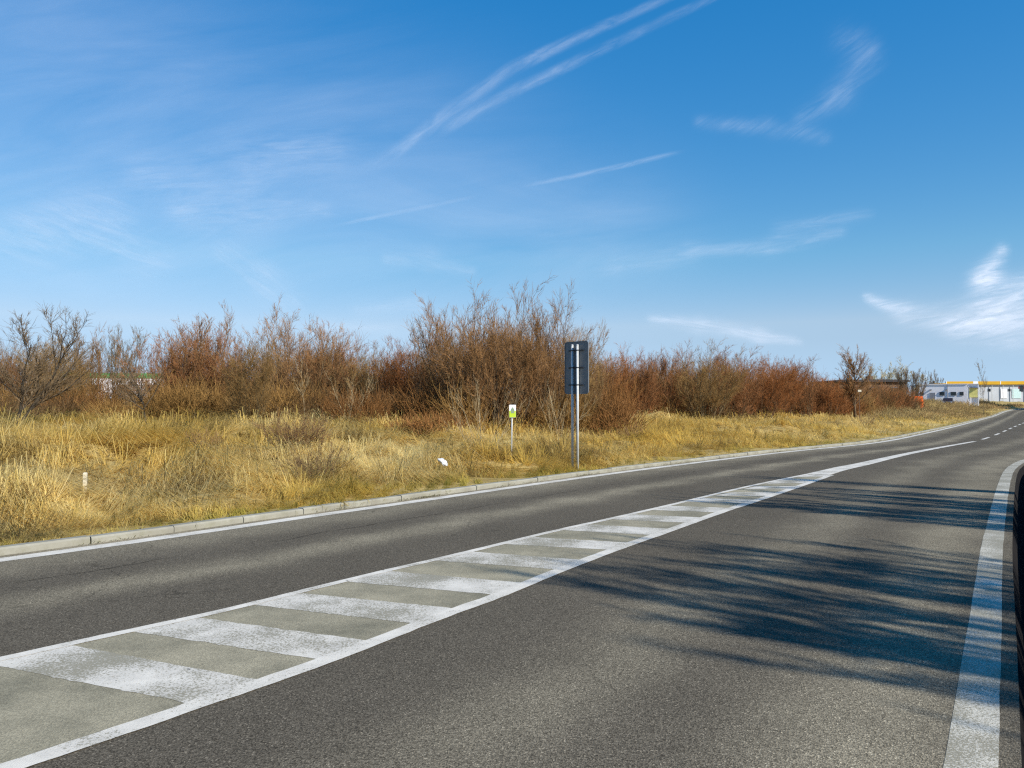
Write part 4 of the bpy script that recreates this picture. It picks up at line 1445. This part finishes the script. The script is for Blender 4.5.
def house(name, label, u0, u1, vtop, Y, wallm, depth=9.0):
    a0, a1 = at_depth(u0, vtop, Y), at_depth(u1, vtop, Y)
    zb = zl(a0[0], a0[1])
    L_ = a1[0] - a0[0]
    HT = a0[2] - zb
    root = empty(name, (a0[0], Y, zb))
    tag(root, label, 'building')
    m1 = MB()
    m1.box((L_ / 2, depth / 2, (HT - 0.35) / 2 - 0.5), (L_, depth, HT - 0.35 + 1.0))
    m1.build('wall', M[wallm], root)
    m1 = MB()
    m1.prism([(-0.4, HT - 0.345), (L_ + 0.4, HT - 0.345), (L_ + 0.4, HT - 0.12), (L_ - 0.6, HT), (0.6, HT), (-0.4, HT - 0.12)], -0.4, depth + 0.4)
    r_ = m1.build('roof', M['roof'], root)
    m1 = MB()
    m1.box((L_ * 0.7, depth / 2, HT + 0.3), (0.5, 0.5, 0.7))
    m1.build('chimney', M['brown'], r_)
    for i in range(max(2, int(L_ / 3))):
        window(root, L_ * (i + 0.5) / max(2, int(L_ / 3)), HT - 1.6, 1.0, 0.9, 0)


house('flat_roofed_building', 'low brown building with a dark roof behind the dome shrub', 266, 303, 380, 100, 'brown')
house('flat_roofed_building', 'low brown building with a dark flat roof behind the lone round tree', 838, 906, 379.5, 108, 'brown')


# orange barrier beside the white building
b = at_depth(916.5, 401, 98)
root = empty('traffic_barrier', (b[0], b[1], at_depth(916, 403.5, 98)[2]), R(-8))
tag(root, 'orange plastic barrier block at the left end of the white building', 'barrier')
zg = zl(b[0], b[1])
hz = at_depth(916, 396.3, 98)[2] - root.location.z
mb = MB()
prof_ = [(-0.30, 0.12), (-0.30, 0.28), (-0.13, 0.45), (-0.10, hz), (0.10, hz), (0.13, 0.45), (0.30, 0.28), (0.30, 0.12)]
mb.loft([[(-0.74, y_, z_) for y_, z_ in prof_], [(0.74, y_, z_) for y_, z_ in prof_]])
mb.build('body', M['orange'], root)
for s_ in (-0.5, 0.5):
    mb = MB()
    mb.box((s_, 0, 0.06 - 0.3), (0.4, 0.56, 0.72), 0.02)
    mb.build('foot', M['orange'], root)


# parked cars
def car(label, pos, rz, paintm, grp):
    root = empty('parked_car', pos, rz)
    tag(root, label, 'car', grp)
    L_, W_ = 4.2, 1.75
    body = [(-2.1, 0.35), (-2.08, 0.75), (-1.2, 0.92), (-0.75, 0.96), (1.75, 0.98), (2.05, 0.9), (2.1, 0.4), (1.9, 0.25), (-1.9, 0.25)]
    cab = [(-0.95, 0.965), (-0.35, 1.40), (0.2, 1.47), (1.15, 1.44), (1.85, 0.985)]
    m1 = MB()
    m1.loft([[(x, y_, z_ if abs(y_) < 0.8 else 0.3 + (z_ - 0.3) * 0.96) for x, z_ in body] for y_ in (-0.875, -0.78, 0.78, 0.875)])
    m1.loft([[(x * k_, y_, z_) for x, z_ in cab] for y_, k_ in ((-0.72, 0.94), (-0.62, 1.0), (0.62, 1.0), (0.72, 0.94))])
    bo = m1.build('body', M[paintm], root)
    for s_ in (-1, 1):
        m1 = MB()
        m1.prism([(-0.78, 1.0), (-0.33, 1.33), (1.05, 1.36), (1.5, 1.0)], s_ * 0.735 - 0.02, s_ * 0.735 + 0.02)
        m1.build('side_window', M['glass'], bo)
        for x in (-1.3, 1.3):
            m1 = MB()
            m1.cyl((x, s_ * 0.72, 0.31), (x, s_ * 0.89, 0.31), 0.31, n=18)
            w_ = m1.build('wheel', M['tyre'], root)
            m1 = MB()
            m1.cyl((x, s_ * 0.88, 0.31), (x, s_ * 0.90, 0.31), 0.19, n=14)
            m1.build('rim', M['steel'], w_)
        m1 = MB()
        m1.box((2.08, s_ * 0.68, 0.80), (0.08, 0.26, 0.14), 0.02)
        m1.build('tail_light', M['lamp'], bo)
        m1 = MB()
        m1.box((-2.07, s_ * 0.62, 0.68), (0.08, 0.30, 0.14), 0.02)
        m1.build('headlight', M['white'], bo)
    m1 = MB()
    m1.loft([[(1.20, -0.58, 1.41), (1.20, 0.58, 1.41), (1.80, 0.62, 1.03), (1.80, -0.62, 1.03)], [(1.24, -0.58, 1.42), (1.24, 0.58, 1.42), (1.84, 0.62, 1.04), (1.84, -0.62, 1.04)]])
    m1.build('rear_window', M['glass'], bo)
    return root


X = (948 - 512) / F_PX * 138
car('dark car parked in front of the white building', (X, 138, zl(X, 138)), 1.0, 'carpaint', None)

# two white poles left of the white building, and a small white board on a post by the round tree
for u, lab in ((923.3, 'left white pole rising at the left end of the white building'), (926.0, 'right white pole rising at the left end of the white building')):
    a = at_depth(u, 375.5, 158)
    z = zl(a[0], a[1])
    root = empty('flag_pole', (a[0], a[1], z))
    tag(root, lab, 'pole', 'white poles behind the white building')
    mb = MB()
    mb.cyl((0, 0, -0.3), (0, 0, a[2] - z), 0.09, 0.06)
    mb.build('mast', M['steel'], root)
    mb = MB()
    mb.cyl((0, 0, a[2] - z), (0, 0, a[2] - z + 0.18), 0.10, 0.04)
    mb.build('finial', M['white'], root)
a = at_depth(859.3, 390.8, 58)
z = zl(a[0], a[1])
root = empty('notice_board', (a[0], a[1], z))
tag(root, 'small white board on a post beside the lone round tree', 'sign')
mb = MB()
mb.cyl((0, 0, -0.3), (0, 0, a[2] - z + 0.1), 0.022)
mb.build('post', M['brown'], root)
mb = MB()
mb.prism([(x_, z_ + a[2] - z) for x_, z_ in rounded(0.26, 0.15, 0.02)], -0.06, -0.035)
mb.build('panel', M['peg'], root)


# ------------------------------------------------------------------ clouds and contrails, real sheets high in the air
def cloud_mat(name, dens, fib, rough, lo=0.08):
    m = NT(name)
    uv = m.n('UVMap').outputs[0]
    at_ = m.attr('soft').outputs['Fac']
    oi = m.n('ObjectInfo')
    add = m.n('VectorMath', operation='ADD')
    sc = m.n('VectorMath', operation='SCALE')
    sc.inputs[0].default_value = (7.3, 3.1, 5.7)
    m.link(oi.outputs['Random'], sc.inputs[3])
    loc = m.attr('flow').outputs['Vector']
    m.link(loc, add.inputs[0])
    m.link(sc.outputs[0], add.inputs[1])
    v1 = m.mapping(add.outputs[0], fib)
    n1 = m.noise(1.0, 10, v1, rough, 0.9)
    n2 = m.noise(1.0, 6, m.mapping(add.outputs[0], (fib[0] * 0.45, fib[1] * 0.35, 1)), 0.6, 0.6)
    core = m.math('POWER', at_, 1.35)
    fibre = m.ramp(n1, 0.28, 0.76, lo, 1.0)
    patch = m.ramp(n2, 0.30, 0.70, 0.25, 1.25)
    a = m.math('MULTIPLY', m.math('MULTIPLY', core, fibre), m.math('MULTIPLY', patch, dens), clamp=True)
    d = m.n('BsdfDiffuse')
    d.inputs[0].default_value = (0.9, 0.9, 0.9, 1)
    t = m.n('BsdfTranslucent')
    t.inputs[0].default_value = (0.9, 0.9, 0.9, 1)
    mx = m.n('MixShader')
    mx.inputs[0].default_value = 0.75
    m.link(d.outputs[0], mx.inputs[1])
    m.link(t.outputs[0], mx.inputs[2])
    tr = m.n('BsdfTransparent')
    m2 = m.n('MixShader')
    m.link(a, m2.inputs[0])
    m.link(tr.outputs[0], m2.inputs[1])
    m.link(mx.outputs[0], m2.inputs[2])
    m.link(m2.outputs[0], m.t.nodes['Material Output'].inputs[0])
    return m.m


CM = dict(veil=cloud_mat('milky_veil', 0.23, (0.35, 1.0, 1), 0.55, 0.72), trail=cloud_mat('contrail_ice', 0.24, (1.3, 4.0, 1), 0.6), thin=cloud_mat('thin_cirrus', 0.36, (1.3, 5.0, 1), 0.66), cirrus=cloud_mat('bright_cirrus', 1.05, (1.2, 4.2, 1), 0.62))
ALT = 3000.0


def cloud(name, label, cat, line, mat, alt=ALT, grp=None, strength=1.0):
    """line: (u, v, half width above, half width below) samples along the cloud"""
    L_ = np.array(line, float)
    n, w = 60, 14
    t = np.linspace(0, len(L_) - 1, n)
    S = np.stack([np.interp(t, np.arange(len(L_)), L_[:, i]) for i in range(4)], 1)
    for i in range(4):
        S[1:-1, i] = (S[:-2, i] + 2 * S[1:-1, i] + S[2:, i]) / 4
    tg = np.gradient(S[:, :2], axis=0)
    tg /= np.linalg.norm(tg, axis=1)[:, None]
    up = np.stack([tg[:, 1], -tg[:, 0]], 1)
    up *= np.where(up[:, 1:] > 0, -1, 1)
    arc = np.concatenate([[0], np.cumsum(np.linalg.norm(np.diff(S[:, :2], axis=0), axis=1))])
    V_, so, fl = [], [], []
    for i in range(n):
        for j in range(w + 1):
            q = -1 + 2 * j / w
            off = q * (S[i, 2] if q > 0 else S[i, 3])
            p = S[i, :2] + up[i] * off
            V_.append(at(p[0], p[1], alt))
            edge = (1 - q * q) ** 1.6
            ends = min(1, 5.0 * i / n, 5.0 * (n - 1 - i) / n)
            so.append(edge * (ends * ends * (3 - 2 * ends)) * strength)
            fl.append((arc[i] / 55.0, off / 32.0, 0))
    idx = np.arange(n * (w + 1)).reshape(n, w + 1)
    Fq = np.stack([idx[:-1, :-1], idx[:-1, 1:], idx[1:, 1:], idx[1:, :-1]], -1).reshape(-1, 4)
    V_ = np.array(V_)
    c = V_.mean(0)
    me_o = link_mesh(name, V_ - c, Fq, CM[mat], smooth=True, attrs={'soft': ('FLOAT', so), 'flow': ('FLOAT_VECTOR', np.array(fl))} if False else {'soft': ('FLOAT', so)})
    a = me_o.data.attributes.new('flow', 'FLOAT_VECTOR', 'POINT')
    a.data.foreach_set('vector', np.array(fl, dtype=np.float32).ravel())
    me_o.location = tuple(c)
    tag(me_o, label, cat, grp)
    return me_o


def wisps(name, label, strokes, mat, alt, grp, strength=1.0, turn=0.0, pad=1.0):
    """a sheet of ice cloud: strokes (u0, v0, r0, u1, v1, r1) give where it is thick, fibres run along `turn`"""
    S_ = np.array(strokes, float)
    rmax = max(S_[:, 2].max(), S_[:, 5].max()) * 1.9
    u0, u1 = min(S_[:, 0].min(), S_[:, 3].min()) - rmax, max(S_[:, 0].max(), S_[:, 3].max()) + rmax
    v0, v1 = min(S_[:, 1].min(), S_[:, 4].min()) - rmax, min(392.0, max(S_[:, 1].max(), S_[:, 4].max()) + rmax)
    nx_, ny_ = 70, 50
    U, Vv = np.meshgrid(np.linspace(u0, u1, nx_), np.linspace(v0, v1, ny_), indexing='ij')
    Pq = np.c_[U.ravel(), Vv.ravel()]
    soft = np.zeros(len(Pq))
    for a0, b0, r0, a1, b1, r1 in S_:
        d_ = np.array([a1 - a0, b1 - b0])
        t_ = np.clip(((Pq - (a0, b0)) @ d_) / (d_ @ d_ + 1e-9), 0, 1)
        rr_ = r0 + (r1 - r0) * t_
        q_ = np.linalg.norm(Pq - (np.array([a0, b0]) + t_[:, None] * d_), axis=1) / rr_
        soft = 1 - (1 - soft) * (1 - np.exp(-1.05 * q_ ** 2) * 0.85)
    edge_ = np.minimum(np.minimum(U - u0, u1 - U) / (0.12 * (u1 - u0)), np.minimum(Vv - v0, v1 - Vv) / (0.15 * (v1 - v0))).ravel()
    soft *= np.clip(edge_, 0, 1) * strength
    c_, s_ = math.cos(R(turn)), math.sin(R(turn))
    fl = np.c_[(U.ravel() * c_ - Vv.ravel() * s_) / 55.0, (U.ravel() * s_ + Vv.ravel() * c_) / 32.0, np.zeros(len(Pq))]
    Vw = np.array([at(p[0], p[1], alt) for p in Pq])
    idx = np.arange(nx_ * ny_).reshape(nx_, ny_)
    Fq = np.stack([idx[:-1, :-1], idx[:-1, 1:], idx[1:, 1:], idx[1:, :-1]], -1).reshape(-1, 4)
    c = Vw.mean(0)
    o = link_mesh(name, Vw - c, Fq, CM[mat], smooth=True, attrs={'soft': ('FLOAT', soft)})
    a = o.data.attributes.new('flow', 'FLOAT_VECTOR', 'POINT')
    a.data.foreach_set('vector', fl.astype(np.float32).ravel())
    o.location = tuple(c)
    return tag(o, label, 'cloud', grp)


G1, G2 = 'contrails', 'wispy clouds'
cloud('contrail', 'broad fading contrail rising to the top edge of the sky', 'contrail', [(340, 186, 8, 8), (400, 149, 10, 10), (450, 112, 11, 11), (512, 68, 10, 10), (590, 32, 8, 8), (662, 0, 7, 7), (720, -26, 6, 6)], 'trail', grp=G1, strength=1.1)
cloud('contrail', 'fainter second strand beside the broad contrail at the top', 'contrail', [(420, 146, 7, 7), (470, 115, 9, 9), (512, 92, 9, 9), (600, 50, 8, 8), (707, 0, 7, 7), (760, -24, 6, 6)], 'trail', 3050, grp=G1, strength=1.0)
cloud('contrail', 'short thin contrail left of centre, lowest of the contrails', 'contrail', [(325, 228, 2.5, 2.5), (380, 216, 3, 3), (430, 206, 3, 3), (482, 195, 2.5, 2.5)], 'trail', 3100, grp=G1, strength=1.25)
cloud('contrail', 'short thin contrail right of centre above the sign', 'contrail', [(512, 188, 2.5, 2.5), (570, 177, 3.5, 3.5), (630, 164, 4, 4), (692, 149, 3, 3)], 'trail', 3150, grp=G1, strength=1.25)
wisps('cloud', 'bright white curled cloud at the right edge above the hall', [(868, 298, 5, 905, 314, 10), (905, 314, 10, 960, 322, 15), (960, 322, 15, 1010, 325, 20), (1010, 325, 20, 1080, 318, 28), (985, 312, 20, 986, 280, 14), (986, 280, 14, 1002, 250, 7), (1000, 300, 18, 1040, 285, 16)], 'cirrus', 3200, G2, 1.15, 12)
wisps('cloud', 'low flat white wisp above the right hedge', [(650, 318, 5, 700, 325, 8), (700, 325, 8, 760, 336, 8), (760, 336, 8, 800, 342, 4)], 'cirrus', 3300, G2, 0.75, -8)
wisps('cloud', 'feathery wisp with a tuft at its foot high on the right half of the sky', [(700, 122, 7, 770, 128, 9), (770, 128, 9, 825, 137, 8), (800, 118, 10, 840, 95, 14), (840, 95, 14, 868, 55, 16), (868, 55, 16, 850, 40, 18)], 'thin', 3350, G2, 0.66, 35)
wisps('cloud', 'thin slanting streak right of the sign', [(600, 270, 10, 690, 254, 11), (690, 250, 8, 770, 247, 9), (770, 247, 9, 840, 232, 7), (780, 232, 10, 870, 214, 6)], 'thin', 3450, G2, 0.85, 10)
wisps('cloud', 'pale veil of cloud at far left', [(-40, 250, 22, 40, 232, 30), (40, 232, 30, 110, 215, 26), (90, 220, 26, 150, 262, 24)], 'thin', 3500, G2, 0.95, -18)
wisps('cloud', 'widest pale veil left of centre above the left shrubs', [(140, 170, 24, 190, 190, 34), (190, 212, 22, 260, 208, 24), (240, 205, 20, 325, 210, 9), (250, 160, 30, 330, 150, 26)], 'thin', 3550, G2, 0.85, 4)
wisps('cloud', 'broad milky veil of thin cloud paling the whole left half of the sky', [(-150, 60, 260, 60, 120, 230), (60, 200, 200, 330, 230, 170), (330, 230, 150, 600, 240, 90)], 'veil', 3900, G2, 1.0, 8)
wisps('cloud', 'small pale wisp left of the top of the biggest shrub', [(388, 258, 7, 430, 260, 9), (430, 262, 10, 472, 272, 5)], 'thin', 3600, G2, 1.0, -12)
wisps('cloud', 'faint slanting wisp just above the dome shrub', [(225, 255, 14, 262, 280, 18), (262, 280, 18, 290, 305, 14)], 'thin', 3650, G2, 0.95, -35)
wisps('cloud', 'faint horizontal wisp between the dome and the biggest shrub', [(360, 310, 10, 420, 303, 12), (320, 325, 8, 390, 330, 8)], 'thin', 3700, G2, 0.8, 4)
